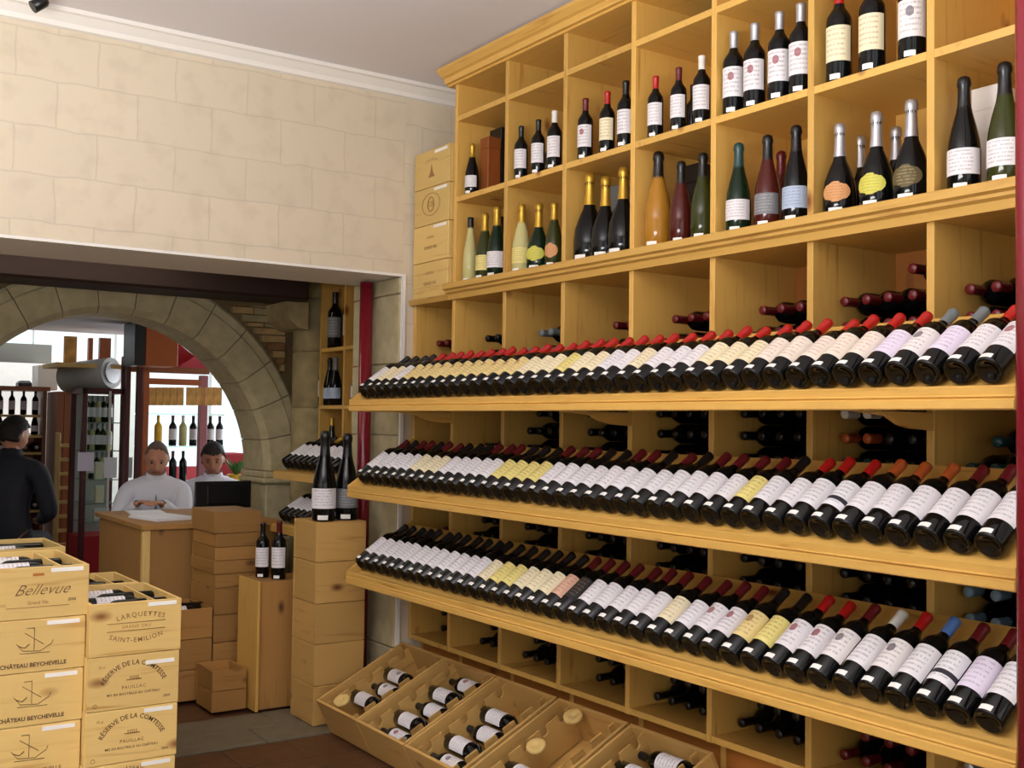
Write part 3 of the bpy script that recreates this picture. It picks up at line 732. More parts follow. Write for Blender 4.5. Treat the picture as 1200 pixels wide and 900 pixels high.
def ship(o, y, zc, s=1):
    bm = bmesh.new()
    tube_bm([(-.055*s, y, zc-.005), (-.035*s, y, zc-.03), (.02*s, y, zc-.034), (.055*s, y, zc-.012), (.06*s, y, zc)], .0011, 4, bm)
    tube_bm([(0, y, zc-.03), (0, y, zc+.045)], .001, 4, bm); tube_bm([(-.03*s, y, zc+.03), (.03*s, y, zc-.012)], .0011, 4, bm)
    tube_bm([(-.025*s, y, zc+.045), (0, y, zc+.045)], .001, 4, bm); tube_bm([(-.05*s, y, zc-.012), (-.03*s, y, zc-.02), (-.015*s, y, zc-.008)], .0016, 4, bm)
    tube_bm([(-.045*s, y, zc-.038), (.05*s, y, zc-.04)], .0009, 4, bm)
    part('printed_ship', bm, 'ink', o)
# stack A (nearest, left)
WA, DA, HA = .33, .50, .178
cA = PY(105, 660, 4.0); xA = cA.x-WA/2; yA = 4.0+DA/2
tops = ['topmost open case with flowing script lettering, left front stack', 'case with ship emblem, second from top of left front stack', 'case with ship emblem, third from top of left front stack',
        'worn case with faint ship emblem, fourth from top of left front stack', 'fifth pine case from top of left front stack']
zt = .974
bs = thing('pallet', 'low pine pallet under the left front stack of cases', 'pallet', (xA, yA, 0))
for s in (-1, 0, 1): bx('runner', xA-.15, xA+.15, yA+s*.2-.03, yA+s*.2+.03, 0, zt-5*HA-.02, 'old_crate', bs)
bx('deck_board', xA-.16, xA+.16, yA-.24, yA+.24, zt-5*HA-.02, zt-5*HA, 'old_crate', bs)
for i in range(5):
    dx = [0, -.008, -.011, -.015, -.012][i]
    c = crate((xA+dx, yA, zt-(i+1)*HA), WA, DA, HA, tops[i], 'pine wine cases in the left front stacks', 'crate', i > 0, bars=(i == 0))
    tagstrip(c, WA, DA, HA); yf = -DA/2-.001
    if i == 0:
        text('Bellevue', .052, (.01, yf, .098), ROTF, 'ink', c, shear=.6, sx=1.0, weight=-.012)
        text('Grand Vin', .016, (0, yf, .056), ROTF, 'ink_pale', c); text('2005', .014, (.11, yf, .06), ROTF, 'ink', c); text('MEDOC', .012, (-.12, yf, .052), ROTF, 'ink_pale', c)
        bm = bmesh.new(); tube_bm([(-.1, yf, .042), (.1, yf, .042)], .0008, 4, bm); part('printed_rule', bm, 'ink_pale', c)
        lb('hand_hole', -.018, .018, yf-.0003, yf+.001, .146, .155, 'reddish', c, .0)
    elif i < 4:
        ship(c, yf, .105); text('CHÂTEAU BEYCHEVELLE', .019, (.0, yf, .026), ROTF, 'ink' if i < 3 else 'ink_pale', c, sx=1.0, weight=.03)
        text('2004', .014, (-.12, yf, .135), ROTF, 'ink', c)
# stack A2 open case behind
WA2 = .33
cB2 = PY(77, 640, 4.80); 
zA2 = cB2.z
stk = 5
for i in range(5):
    crate((cB2.x-WA2/2, 4.80+.2, zA2-(i+1)*.178), WA2, .40, .178, ['topmost open case of the stack behind the left front stack', 'second case down behind the left front stack', 'third case down behind the left front stack', 'fourth case down behind the left front stack', 'lowest case behind the left front stack'][i],
          'pine wine cases in the left front stacks', 'crate', i > 0)
if zA2-5*.178 > .004: 
    o = thing('pallet', 'low pine pallet under the rear left stack of cases', 'pallet', (cB2.x-WA2/2, 5.0, 0)); bx('deck_board', cB2.x-WA2, cB2.x, 4.82, 5.18, .004, zA2-5*.178, 'old_crate', o)
# stack B
WB, DB, HB = .315, .45, .1855
cB = PY(213, 700, 3.95); xB = cB.x-WB/2; yB = 3.95+DB/2; ztB = cB.z
nB = ['topmost open case with arched lettering, stack right of the front left one', 'case with arched lettering, second from top, beside the left front stack', 'case with arched lettering, third from top, beside the left front stack', 'bottom case with straight red-brown lettering, beside the left front stack']
for i in range(4):
    c = crate((xB+[0, -.004, -.006, -.01][i], yB, ztB-(i+1)*HB), WB, DB, HB, nB[i], 'pine wine cases in the left front stacks', 'crate', i > 0, bars=(i == 0))
    tagstrip(c, WB, DB, HB, z=(None if i != 1 else HB-.04)); yf = -DB/2-.001
    if i == 0:
        text('LARQUETTES', .024, (.015, yf, .138), ROTF, 'ink_pale', c, arc=.30, spacing=1.25); text('SAINT-EMILION', .023, (0, yf, .05), ROTF, 'ink_pale', c, arc=-.26, spacing=1.2)
        text('GRAND CRU', .015, (0, yf, .098), ROTF, 'ink_pale', c, spacing=1.2)
        bm = bmesh.new(); tube_bm([(-.1, yf, .085), (.1, yf, .085)], .0012, 4, bm); tube_bm([(-.1, yf, .112), (.1, yf, .112)], .0012, 4, bm); part('printed_rule', bm, 'ink_pale', c)
    elif i < 3:
        text('RÉSERVE DE LA COMTESSE', .023, (0, yf, .158), ROTF, 'ink', c, arc=.118, sx=.98)
        text('PAUILLAC', .016, (0, yf, .074), ROTF, 'ink_pale', c, spacing=1.2); text('MIS EN BOUTEILLE AU CHÂTEAU', .0115, (0, yf, .052), ROTF, 'ink', c, spacing=1.08)
        text('75 cl', .012, (-.11, yf, .15), ROTF, 'ink_pale', c); text('2004', .012, (.115, yf, .03), ROTF, 'ink', c)
        bm = bmesh.new(); tube_bm([(-.13+.007*math.cos(t*math.pi/4), yf, .02+.007*math.sin(t*math.pi/4)) for t in range(9)], .001, 4, bm)
        for q in (-.014, -.007, 0, .007, .014): tube_bm([(q, yf, .098), (q, yf, .112)], .0016, 4, bm)
        tube_bm([(-.026, yf, .1), (.026, yf, .1)], .0016, 4, bm); part('printed_emblem', bm, 'ink_pale', c)
    else:
        text('CHÂTEAU', .017, (0, yf, .163), ROTF, 'ink', c, spacing=1.3); text('FERRIÈRE', .034, (.01, yf, .13), ROTF, 'ink', c, spacing=1.1); text('MARGAUX', .018, (0, yf, .08), ROTF, 'ink', c)
zb0 = ztB-4*HB
o = thing('pallet', 'low pine pallet under the case stack with arched lettering', 'pallet', (xB, yB, 0))
bx('deck_board', xB-.15, xB+.15, yB-.21, yB+.21, zb0-.02, zb0, 'old_crate', o)
for s in (-1, 1): bx('runner', xB-.15, xB+.15, yB+s*.17-.03, yB+s*.17+.03, 0, zb0-.02, 'old_crate', o)
# stack B2 behind B
yB2 = 3.95+DB+.02
for i in range(4):
    crate((xB-.02, yB2+.17, ztB-(i+1)*HB), WB, .34, HB, ['topmost open case directly behind the open case with arched lettering', 'second case down, directly behind the arched-lettering stack', 'third case down, directly behind the arched-lettering stack', 'lowest case directly behind the arched-lettering stack'][i],
          'pine wine cases in the left front stacks', 'crate', i > 0, bars=(i == 0))
o = thing('pallet', 'low pine pallet under the stack behind the arched-lettering cases', 'pallet', (xB-.02, yB2+.17, 0)); bx('deck_board', xB-.17, xB+.13, yB2+.02, yB2+.32, 0, zb0, 'old_crate', o)
# bottles in the open cases (axis along x)
def crate_bottles(cx, cy, ztop, ww, dd, k, desc, gr, layer=.052):
    pos = []
    for j in range(k):
        y = cy-dd/2+.055+j*(dd-.11)/max(1, k-1)
        d = 1 if j % 2 == 0 else -1
        bottle('bordeaux', (cx-d*.145 - (.0), y, ztop-layer), (R(0), R(90*d), R(0)), 'black_glass', 'foil_black', random.choice(['label_white', 'label_crest']),
               'wine bottle lying in %s, %s from the front' % (desc, ORD[j+1]), gr, 16, .96, False)
crate_bottles(xA-.0, yA, .974, WA, DA, 5, 'topmost open case of left front stack', 'bottles in the open cases on the left')
crate_bottles(cB2.x-WA2/2, 5.0, zA2, WA2, .4, 4, 'open case behind left front stack', 'bottles in the open cases on the left')
# loose tilted bottles in case B
crate_bottles(xB, yB, ztB, WB, DB, 5, 'open case with arched lettering', 'bottles in the open cases on the left', .05)
crate_bottles(xB-.02, yB2+.17, ztB, WB, .34, 3, 'open case behind arched-lettering stack', 'bottles in the open cases on the left')

# cases standing in the upper left beside the rack, ends towards the room
z = 2.086
for i, h in enumerate((.176, .182, .184, .186)):
    c = crate((X0+.252-.02, 4.655, z), .335, .50, h, ['lowest case', 'second case up', 'third case up', 'topmost case'][i]+' in the stack beside the rack top, by the corner', 'pine cases stacked beside the rack top', 'crate', True, rot=(0, 0, R(-90)))
    yf = -.251
    if i == 3: text('CHÂTEAU', .02, (0, yf, .135), ROTF, 'ink_pale', c, arc=.2, spacing=1.5); part('printed_emblem', prism_bm([(-.03, .05), (.03, .05), (.012, .075), (0, .115), (-.012, .075)], 'y', yf, yf+.001), 'ink_pale', c)
    if i == 2:
        bm = bmesh.new(); tube_bm([(.085*math.cos(t*math.pi/10), yf, .1+.055*math.sin(t*math.pi/10)) for t in range(21)], .0014, 4, bm); tube_bm([(.03*math.cos(t*math.pi/6), yf, .1+.035*math.sin(t*math.pi/6)) for t in range(13)], .0025, 4, bm); part('printed_emblem', bm, 'ink_pale', c)
        text('CB', .035, (0, yf, .1), ROTF, 'ink_pale', c)
    if i < 2: text('GRAND VIN', .022, (0, yf, .07), ROTF, 'ink_pale', c); text('CHÂTEAU', .016, (0, yf, .12), ROTF, 'ink_pale', c)
    if i > 0: lb('price_strip', .03, .15, yf-.0005, yf+.0005, .002+.16, .176, 'paper_tag', c)
    z += h+.0005

# stack C: cases in the opening, with two magnums on top
h5 = (.19, .2, .195, .2, .196); z = .006
for i, h in enumerate(h5):
    crate((2.383, 5.097, z), .266, .274, h-.001, ['lowest', 'second lowest', 'middle', 'second highest', 'topmost'][i]+' pine case of the tall stack carrying two large bottles', 'cases in the tall stack carrying two large bottles', 'worn_crate', True); z += h
zc = z
pA = PY(383, 600, 5.03)
bottle('champagne', (2.318, 5.03, zc), (0, 0, R(60)), 'black_glass', 'foil_black', 'label_white', 'very large dark bottle with small white label on case stack', 'large bottles on the case stack', 28, 1.40, True)
bottle('champagne', (2.447, 5.045, zc), (0, 0, R(60)), 'black_glass', 'foil_black', 'label_grey', 'very large dark bottle with wide grey label on case stack', 'large bottles on the case stack', 28, 1.36, True)
# red posts
pp = thing('iron_post', 'dark red round iron post in front of the stone jamb', 'post', (2.565, 5.10, 0))
part('shaft', lathe_bm([(0, .012), (.034, .012), (.034, 2.195), (0, 2.195)], 20), 'crimson_paint', pp, smooth=False); part('foot_plate', lathe_bm([(0, .004), (.05, .004), (.05, .012), (0, .012)], 16), 'crimson_paint', pp)
p2 = thing('iron_post', 'crimson round iron post at the near end of the rack', 'post', (2.268, 1.330, 0))
part('shaft', lathe_bm([(0, .012), (.034, .012), (.034, 3.17), (0, 3.17)], 20), 'crimson_paint', p2); part('foot_plate', lathe_bm([(0, 0), (.055, 0), (.055, .012), (0, .012)], 16), 'crimson_paint', p2)

# tall upright case, bottles on it
c = crate((2.284, 5.52, .002), .30, .26, .648, 'tall upright pine case standing on end beyond the tall stack', None, 'old_crate', True, t=.014)
lb('front_lid', -.165, -.151, -.15, .12, .0, .655, 'pine_z', c)
bottle('bordeaux', (2.27, 5.47, .651), (0, 0, R(50)), 'black_glass', 'foil_wine', 'label_white', 'bottle with dark red capsule standing on the tall upright case', None, 18, 1, True)
bottle('bordeaux', (2.22, 5.57, .651), (0, 0, R(50)), 'black_glass', 'foil_black', 'label_white', 'black-capped bottle standing behind on the tall upright case', None, 18, .95, True)
for i in range(2): crate((2.015, 5.58, .002+i*.105), .18, .24, .104, ['lower', 'upper'][i]+' of two small cases on floor left of the upright case', 'two small cases on the floor', 'old_crate', i == 0)
# stack D (in front of the desk) and low stack E
z = .004
o = thing('plinth', 'dark wooden plinth under the case stack before the desk', 'plinth', (2.155, 5.95, 0)); bx('block', 2.04, 2.27, 5.77, 6.13, z, .14, 'beam', o)
z = .14; hs = [.15, .145, .145] + [.072]*4 + [.118]
for i, h in enumerate(hs):
    crate((2.155+random.uniform(-.005, .005), 5.95, z), .25 if i < 7 else .262, .38, h-.001, ordw(len(hs)-i)+' wooden case from the top of the stack before the desk', 'cases stacked before the desk', 'old_crate', True); z += h
z = .004
for i, h in enumerate((.16, .16, .16)):
    crate((1.885, 5.93, z), .27, .36, h-.001, ['lowest case', 'middle case', 'open top case'][i]+' of the low stack against the desk front', 'cases in the low stack', 'old_crate', i < 2); z += h
for j in range(3):
    bottle('bordeaux', (1.885+(.14 if j % 2 else -.14), 5.83+j*.1, z-.03), (0, R(-90 if j % 2 else 90), 0), 'black_glass', 'foil_black', 'label_white', 'bottle lying in the open case before the desk, '+['nearest', 'middle', 'farthest'][j], 'bottles in the open case before the desk', 14, .93, False)

# ---- tilted open crates along the rack foot
def tilted(i, yc):
    nmz = ['farthest', 'second farthest', 'middle', 'second nearest', 'nearest'][i]
    th_ = R(26.5)
    W_, L_, H_ = .42, .51, .18
    # local x runs up the slope, y along the room, z is the crate's depth
    o = link('tilted_crate', None, None, (2.284, yc, .006), (0, -th_, 0)); tag(o, 'open pine crate tilted against the rack foot, %s of five' % nmz, 'crate', 'open crates tilted along the rack foot')
    t = .014
    lb('front_board', 0, t, -W_/2, W_/2, 0, H_, 'worn_crate', o, .002); lb('back_board', L_-t, L_, -W_/2, W_/2, 0, H_, 'worn_crate', o, .002)
    for s in (-1, 1): lb('side_board', t, L_-t, s*W_/2-s*t, s*W_/2, 0, H_, 'worn_crate', o, .002)
    lb('base_board', t, L_-t, -W_/2+t, W_/2-t, 0, .012, 'worn_crate', o)
    # notched neck rests
    for yy in (-W_/2+.075, W_/2-.075):
        pts = [(t, .02), (L_-t, .02), (L_-t, H_-.012)]
        nbk = 5
        for q in range(nbk):
            xc = L_-t-(L_-2*t)*(q+.5)/nbk
            for a in range(7): pts.append((xc+.019*math.cos(math.pi*a/6), H_-.03-.019*math.sin(math.pi*a/6)+.018*(1 if a in (0, 6) else 0)))
        pts.append((t, H_-.012))
        part('neck_rest', prism_bm(pts, 'y', yy-.004, yy+.004), 'worn_crate_x', o)
    return o
tc_y = [4.622, 4.195, 3.765, 3.325, 2.89]
th_ = R(26.5)
fillc = {0: [(1, 1), (2, 3), (3, 3), (0, 0)], 1: [(0, 1), (1, 3), (2, 1), (3, 3), (4, 1)], 2: [(0, 1), (1, 3), (2, 1), (3, 3), (4, 1)], 3: [(0, 1), (1, 1)], 4: [(4, 1), (3, 1), (2, 3)]}
plan = {0: [2, 1, 1, 1, 0], 1: [1, 1, 1, 1, 1], 2: [1, 1, 1, 1, 0], 3: [1, 1, 2, 0, 2], 4: [1, 2, 1, 1, 1]}
for i, yc in enumerate(tc_y):
    o = tilted(i, yc)
    nmz = ['farthest', 'second farthest', 'middle', 'second nearest', 'nearest'][i]
    for q in range(5):
        if i == 0 and q == 4: continue
        k = plan[i][q]
        if k == 0: continue
        xl = .014+.482*(q+.5)/5; zl = .10
        d = 1 if q % 2 else -1
        xw = 2.284+xl*math.cos(th_)-zl*math.sin(th_); zw = .012+xl*math.sin(th_)+zl*math.cos(th_)
        if k == 2:
            # loose cork-end discs: pale wooden spacer discs
            dsk = lathe_bm([(0, 0), (.036, 0), (.038, .003), (.038, .012), (.034, .014), (.012, .014), (.010, .010), (0, .010)], 18)
            x2 = 2.284+xl*math.cos(th_)-.172*math.sin(th_); z2 = .012+xl*math.sin(th_)+.172*math.cos(th_)
            tag(link('wooden_disc', mesh_of(dsk, 'disc', 'crate_x'), None, (x2, yc+.05, z2-.008), (R(14), -th_, 0)), 'round pale wooden disc on the %s tilted crate, %s slot up' % (nmz, ORD[q+1]), 'disc', 'wooden discs in tilted crates')
            continue
        # bottle axis along world y; label turned up towards the viewer
        ax = Matrix.Rotation(R(90)*d, 4, 'X')      # z -> -/+ y
        # local -x must point up-slope normal
        nrm = Vector((-math.sin(th_), 0, math.cos(th_)))
        zax = Vector((0, -1 if d > 0 else 1, 0)); xax = -nrm; yax = zax.cross(xax)
        mt = Matrix((xax, yax, zax)).transposed().to_4x4()
        lab = random.choice(['label_crest', 'label_white', 'label_redmark', 'label_white'])
        bo = bottle('bordeaux', (xw, yc-zax.y*.148, zw), mt.to_euler(), 'black_glass', 'foil_black', lab, 'bottle lying in the %s tilted crate, %s from its low front end' % (nmz, ORD[q+1]), 'bottles lying in the tilted crates', 18, 1, False)
# pale discs in the farthest and second nearest crates are laid above; a small white carton end at the near crate
# ================================================================== SECOND ROOM: side rack
r2 = thing('side_wine_rack', 'narrow pine wine rack in the second room behind the red post', 'shelving', (3.05, 5.9, 0))
XF = 2.9
for y in (5.4, 5.72, 6.04, 6.38): bx('divider', XF, 3.2, y, y+.022, 0, 2.5, 'pine', r2)
for z in (.45, .82, 1.2, 1.575, 1.93, 2.36):
    for a, b_ in ((5.422, 5.72), (5.742, 6.04), (6.062, 6.38)): bx('shelf_board', XF, 3.19, a, b_, z-.022, z, 'pine', r2)
bx('back_panel', 3.19, 3.2, 5.4, 6.4, 0, 2.5, 'reddish', r2)
def sstand(px, xx, z, kind, sc, gl, fo, la, ds):
    p = PXp(px, 450, xx); bottle(kind, (xx, p.y, z), (0, 0, R(40)), gl, fo, la, ds, 'bottles on the side rack', 16, sc, False)
sstand(391, 2.98, 1.931, 'bordeaux', 1.2, 'black_glass', 'foil_black', 'label_grey', 'tall bottle with grey label, left in top compartment of side rack')
sstand(409.5, 2.98, 1.931, 'bordeaux', 1.2, 'black_glass', 'foil_black', 'label_white', 'tall bottle with white label, right in top compartment of side rack')
for k, px in enumerate((379.5, 386, 393)):
    sstand(px, 2.96, 1.576, 'champagne' if k else 'bordeaux', .95, 'black_glass', ['foil_white', 'foil_black', 'foil_grey'][k], ['label_white', 'label_blue', 'label_blue'][k], ['white-capped bottle with white label', 'dark bottle with pale blue label', 'dark grey-capped bottle with blue label'][k]+', second tier of side rack')
sstand(413, 2.97, 1.576, 'champagne', 1, 'green_glass', 'foil_black', 'label_white', 'green bottle right of the divider, second tier of side rack')
for k, px in enumerate((382, 390, 412)):
    sstand(px, 2.96, 1.202, 'flute', .93, ['olive_glass', 'green_glass', 'green_glass'][k], ['foil_gold', 'foil_gold', 'foil_red'][k], None, ['left slim green bottle', 'middle slim green bottle', 'red-capped slim green bottle'][k]+' on third tier of side rack')
# its sloped shelves
for s, (zf, ya, yb) in enumerate(((1.135, 5.42, 6.22), (.82, 5.42, 6.25))):
    nmz = ['upper', 'lower'][s]; xf = 2.535
    ds = thing('display_shelf', 'short sloping display shelf of the side rack, the %s one' % nmz, 'shelf', (xf, 5.8, zf))
    mould('lip', [(xf, zf), (xf+.04, zf), (xf+.04, zf+.05), (xf, zf+.045)], ya, yb, ds)
    mould('sloped_board', [(xf+.04, zf), (xf+.36, zf+.2), (xf+.35, zf+.216), (xf+.04, zf+.018)], ya, yb, ds)
    k = 0; y = yb-.05
    while y > ya+.03:
        k += 1
        bottle('bordeaux', (xf+.052, y, zf+.084), (0, R(58), 0), 'black_glass', 'foil_black' if k % 4 else 'foil_gold', 'label_white', 'wine bottle with white label, %s from far end of %s side-rack shelf' % (ordw(k), nmz), 'bottles on the %s side-rack shelf' % nmz, 16, 1, False)
        y -= .082
# ================================================================== DESK AND ITS THINGS
dk = thing('desk', 'solid pine desk standing in the stone archway', 'desk', (2.17, 6.7, 0))
DT = .885
bx('front_panel', 1.795, 2.58, 6.25, 6.27, 0, DT-.03, 'old_crate_z', dk, .002)
bx('side_panel', 1.79, 1.81, 6.27, 7.2, 0, DT-.03, 'old_crate_z', dk, .002); bx('side_panel', 2.57, 2.59, 6.27, 7.2, 0, DT-.03, 'old_crate_z', dk, .002)
bx('desktop', 1.775, 2.6, 6.23, 7.27, DT-.03, DT, 'old_crate_y', dk, .004)
bx('corner_post', 1.787, 1.83, 6.243, 6.285, 0, DT-.03, 'crate_z', dk, .003)
def sheet(x, y, w_, d_, rz, z, label, n=6):
    o = thing('paper_stack', label, 'papers', (x, y, z), R(rz), 'papers on the desk')
    for i in range(n): lb('sheet', -w_/2+i*.001, w_/2+i*.001, -d_/2, d_/2, i*.0021, i*.0021+.0018, 'paper', o)
a = PY(187, 606, 6.55); sheet(2.0, 6.60, .26, .34, 12, DT+.001, 'stack of white papers lying flat at the desk front', 7)
sheet(2.03, 7.05, .21, .29, -8, DT+.001, 'loose white sheets under the first man\'s hands', 3)
lp = thing('monitor', 'black flat computer screen seen from behind on the desk', 'computer', (2.42, 6.78, DT+.001))
lb('foot', -.1, .1, -.06, .08, 0, .012, 'black_plastic', lp, .003); lb('stem', -.02, .02, -.01, .01, .012, .06, 'black_plastic', lp)
lb('screen', -.17, .19, -.02, .01, .035, .205, 'black_plastic', lp, .006); lb('back_cover', -.1, .12, -.035, -.02, .06, .18, 'black_plastic', lp, .008); lb('display', -.155, .175, .01, .012, .045, .195, 'grey_box', lp)

# ================================================================== PEOPLE
def skin_mesh(nodes, edges, sub=2):
    """nodes: {name: (pos, radius)}"""
    names = list(nodes); me = bpy.data.meshes.new('sk')
    me.from_pydata([nodes[n][0] for n in names], [(names.index(a), names.index(b)) for a, b in edges], []); me.update()
    o = bpy.data.objects.new('sk', me); COL.objects.link(o)
    md = o.modifiers.new('s', 'SKIN'); md.use_smooth_shade = True
    for i, n in enumerate(names):
        r = nodes[n][1]; r = r if isinstance(r, tuple) else (r, r)
        me.skin_vertices[0].data[i].radius = r
    me.skin_vertices[0].data[0].use_root = True
    ms = o.modifiers.new('u', 'SUBSURF'); ms.levels = sub
    out = bpy.data.meshes.new_from_object(o.evaluated_get(bpy.context.evaluated_depsgraph_get()))
    bpy.data.objects.remove(o, do_unlink=True); return out
def remesh(bm, vox, name, mat, sm=2):
    me = bpy.data.meshes.new(name); bm.to_mesh(me); bm.free()
    o = bpy.data.objects.new('rm', me); COL.objects.link(o)
    md = o.modifiers.new('r', 'REMESH'); md.mode = 'VOXEL'; md.voxel_size = vox
    m2 = o.modifiers.new('sm', 'SMOOTH'); m2.iterations = sm; m2.factor = .5
    out = bpy.data.meshes.new_from_object(o.evaluated_get(bpy.context.evaluated_depsgraph_get()))
    bpy.data.objects.remove(o, do_unlink=True)
    out.name = name; out.materials.clear(); out.materials.append(M[mat])
    for p in out.polygons: p.use_smooth = True
    return out
def head_bm(bm, Mx, s=1):
    """head about 0.23 high centred on the origin, face towards -y"""
    b2 = bmesh.new(); bmesh.ops.create_icosphere(b2, subdivisions=4, radius=1)
    for v in b2.verts:
        x, y, z = v.co
        k = 1 - .30*max(0, -z-.1)*(1 if y > -.2 else .75)
        X, Y_, Z = x*.076*k, y*.098, z*.118
        if z < -.2: Y_ = Y_*(1-.18*(-z-.2)) - .006
        if y < 0:
            fz = -y
            # eye sockets
            for s_ in (-1, 1):
                d2 = ((x-s_*.4)**2+(z-.06)**2)/.03; Y_ += .010*math.exp(-d2)*fz
            d2 = (x/.13)**2+((z+.17)/.2)**2; Y_ -= .026*math.exp(-d2)*fz      # nose
            d2 = (x/.09)**2+((z-.05)/.2)**2; Y_ -= .008*math.exp(-d2)*fz
            d2 = (x/.3)**2+((z+.52)/.09)**2; Y_ -= .007*math.exp(-d2)*fz      # lips
            d2 = (x/.3)**2+((z+.85)/.16)**2; Y_ -= .012*math.exp(-d2)*fz      # chin
            d2 = (x/.6)**2+((z-.25)/.09)**2; Y_ -= .005*math.exp(-d2)*fz      # brow
        v.co = Vector((X, Y_, Z))*s
    for s_ in (-1, 1):
        e = bmesh.ops.create_icosphere(b2, subdivisions=2, radius=1)
        for v in e['verts']: v.co = Vector((s_*(.078+v.co.x*.008), .008+v.co.y*.017+abs(v.co.z)*.003, -.005+v.co.z*.030))*s
    b2.transform(Mx); t = bpy.data.meshes.new('t'); b2.to_mesh(t); b2.free(); bm.from_mesh(t); bpy.data.meshes.remove(t)
def hand_nodes(wrist, fdir, palm_n, curl=.5):
    """returns nodes/edges of palm and five separate fingers"""
    f = Vector(fdir).normalized(); n = Vector(palm_n).normalized(); s = f.cross(n).normalized(); n = s.cross(f)
    W = Vector(wrist); parts = []
    nodes = {'w': (W, (.024, .02)), 'p': (W+f*.045, (.034, .016)), 'k': (W+f*.08, (.036, .013))}
    parts.append((nodes, [('w', 'p'), ('p', 'k')]))
    for i, (off, ln) in enumerate(((-.030, .066), (-.010, .076), (.010, .072), (.029, .056))):
        b_ = W+f*.068+s*off; c = curl*(1+.12*i)
        d1 = (f*math.cos(c*.5)+n*math.sin(c*.5)); d2 = (f*math.cos(c*1.3)+n*math.sin(c*1.3)); d3 = (f*math.cos(c*2)+n*math.sin(c*2))
        p1 = b_+f*.012; p2 = p1+d1*ln*.45; p3 = p2+d2*ln*.32; p4 = p3+d3*ln*.25
        parts.append(({'a': (b_, .0095), 'b': (p1, .0095), 'c': (p2, .009), 'd': (p3, .008), 'e': (p4, .007)}, [('a', 'b'), ('b', 'c'), ('c', 'd'), ('d', 'e')]))
    b_ = W+f*.022-s*.02; d1 = (f*.65-s*.75+n*.1).normalized(); d2 = (f*.9-s*.3+n*.3).normalized()
    parts.append(({'a': (b_, .012), 'b': (b_+d1*.035, .011), 'c': (b_+d1*.035+d2*.03, .0095), 'd': (b_+d1*.035+d2*.052, .008)}, [('a', 'b'), ('b', 'c'), ('c', 'd')]))
    return parts
def add_mesh(bm, me, Mx=None):
    if Mx: me.transform(Mx)
    bm.from_mesh(me); bpy.data.meshes.remove(me)
def person(label, loc, rz, seat, lean, head_tilt, head_turn, handL, handR, skin, hair, top, hairstyle, tie=None, scale=1):
    """seated figure facing -y in its own frame; origin on the floor below the hips"""
    o = link('person', None, None, loc, (0, 0, rz)); tag(o, label, 'person')
    H = Vector((0, 0, seat+.09)); up = Vector((0, -math.sin(lean), math.cos(lean)))
    hips = H; waist = H+up*.17; chest = H+up*.33; shc = H+up*.47; neck = H+up*.53; 
    hc = neck+Vector((0, -.04-.03*math.sin(head_tilt), .15))
    sL, sR = shc+Vector((.185, 0, -.02)), shc+Vector((-.185, 0, -.02))
    def elbow(s, h, side):
        mid = (s+h)/2; d = (h-s).length; a = .285; b_ = .255; 
        k = math.sqrt(max(.0004, a*a-min(d*.53, a-.005)**2)); out = Vector((side*.45, .3, -.8)); dd = (h-s).normalized(); out = (out-dd*out.dot(dd)).normalized()
        return mid+out*k
    hL, hR = Vector(handL), Vector(handR); eL, eR = elbow(sL, hL, 1), elbow(sR, hR, -1)
    kz = seat+.06
    body = {'h': (hips, (.155, .115)), 'wa': (waist, (.13, .095)), 'ch': (chest, (.155, .11)), 'sh': (shc, (.13, .085)), 'n0': (neck, (.06, .058)), 'n1': (hc+Vector((0, .02, -.05)), (.05, .05)),
            'sL': (sL, .058), 'eL': (eL, .042), 'wL': (hL, (.027, .024)), 'sR': (sR, .058), 'eR': (eR, .042), 'wR': (hR, (.027, .024)),
            'tL': (Vector((.10, -.08, kz)), .078), 'kL': (Vector((.12, -.42, kz)), .058), 'aL': (Vector((.12, -.42, .09)), .038), 'fL': (Vector((.125, -.56, .05)), (.04, .03)),
            'tR': (Vector((-.10, -.08, kz)), .078), 'kR': (Vector((-.12, -.42, kz)), .058), 'aR': (Vector((-.12, -.42, .09)), .038), 'fR': (Vector((-.125, -.56, .05)), (.04, .03))}
    E = [('h', 'wa'), ('wa', 'ch'), ('ch', 'sh'), ('sh', 'n0'), ('n0', 'n1'), ('sh', 'sL'), ('sL', 'eL'), ('eL', 'wL'), ('sh', 'sR'), ('sR', 'eR'), ('eR', 'wR'), ('h', 'tL'), ('tL', 'kL'), ('kL', 'aL'), ('aL', 'fL'), ('h', 'tR'), ('tR', 'kR'), ('kR', 'aR'), ('aR', 'fR')]
    bm = bmesh.new(); add_mesh(bm, skin_mesh(body, E))
    for s, h, e in ((1, hL, eL), (-1, hR, eR)):
        f = (h-e); f.z *= .3
        for nd, ed in hand_nodes(h, f, Vector((0, 0, -1)), .45): add_mesh(bm, skin_mesh(nd, ed, 1))
    HM = Matrix.Translation(hc) @ Matrix.Rotation(head_turn, 4, 'Z') @ Matrix.Rotation(head_tilt, 4, 'X')
    head_bm(bm, HM)
    bodyme = remesh(bm, .0065, 'body', skin, 2); link('body', bodyme, o)
    # face details
    for s in (-1, 1):
        b3 = bmesh.new(); bmesh.ops.create_uvsphere(b3, u_segments=10, v_segments=6, radius=.0095); b3.transform(HM @ Matrix.Translation((s*.030, -.081, .008)))
        link('eye', mesh_of(b3, 'eye', 'eye_dark', True), o)
        b3 = tube_bm([HM @ Vector((s*t, -.092+abs(t-.03)*.3, .031-abs(t-.03)*.2)) for t in (.014, .024, .034, .045)], .0035, 6); part('eyebrow', b3, hair, o)
    b3 = tube_bm([HM @ Vector((t, -.0965+abs(t)*.35, -.060)) for t in (-.024, -.012, 0, .012, .024)], .0042, 6); part('mouth', b3, 'lip', o)
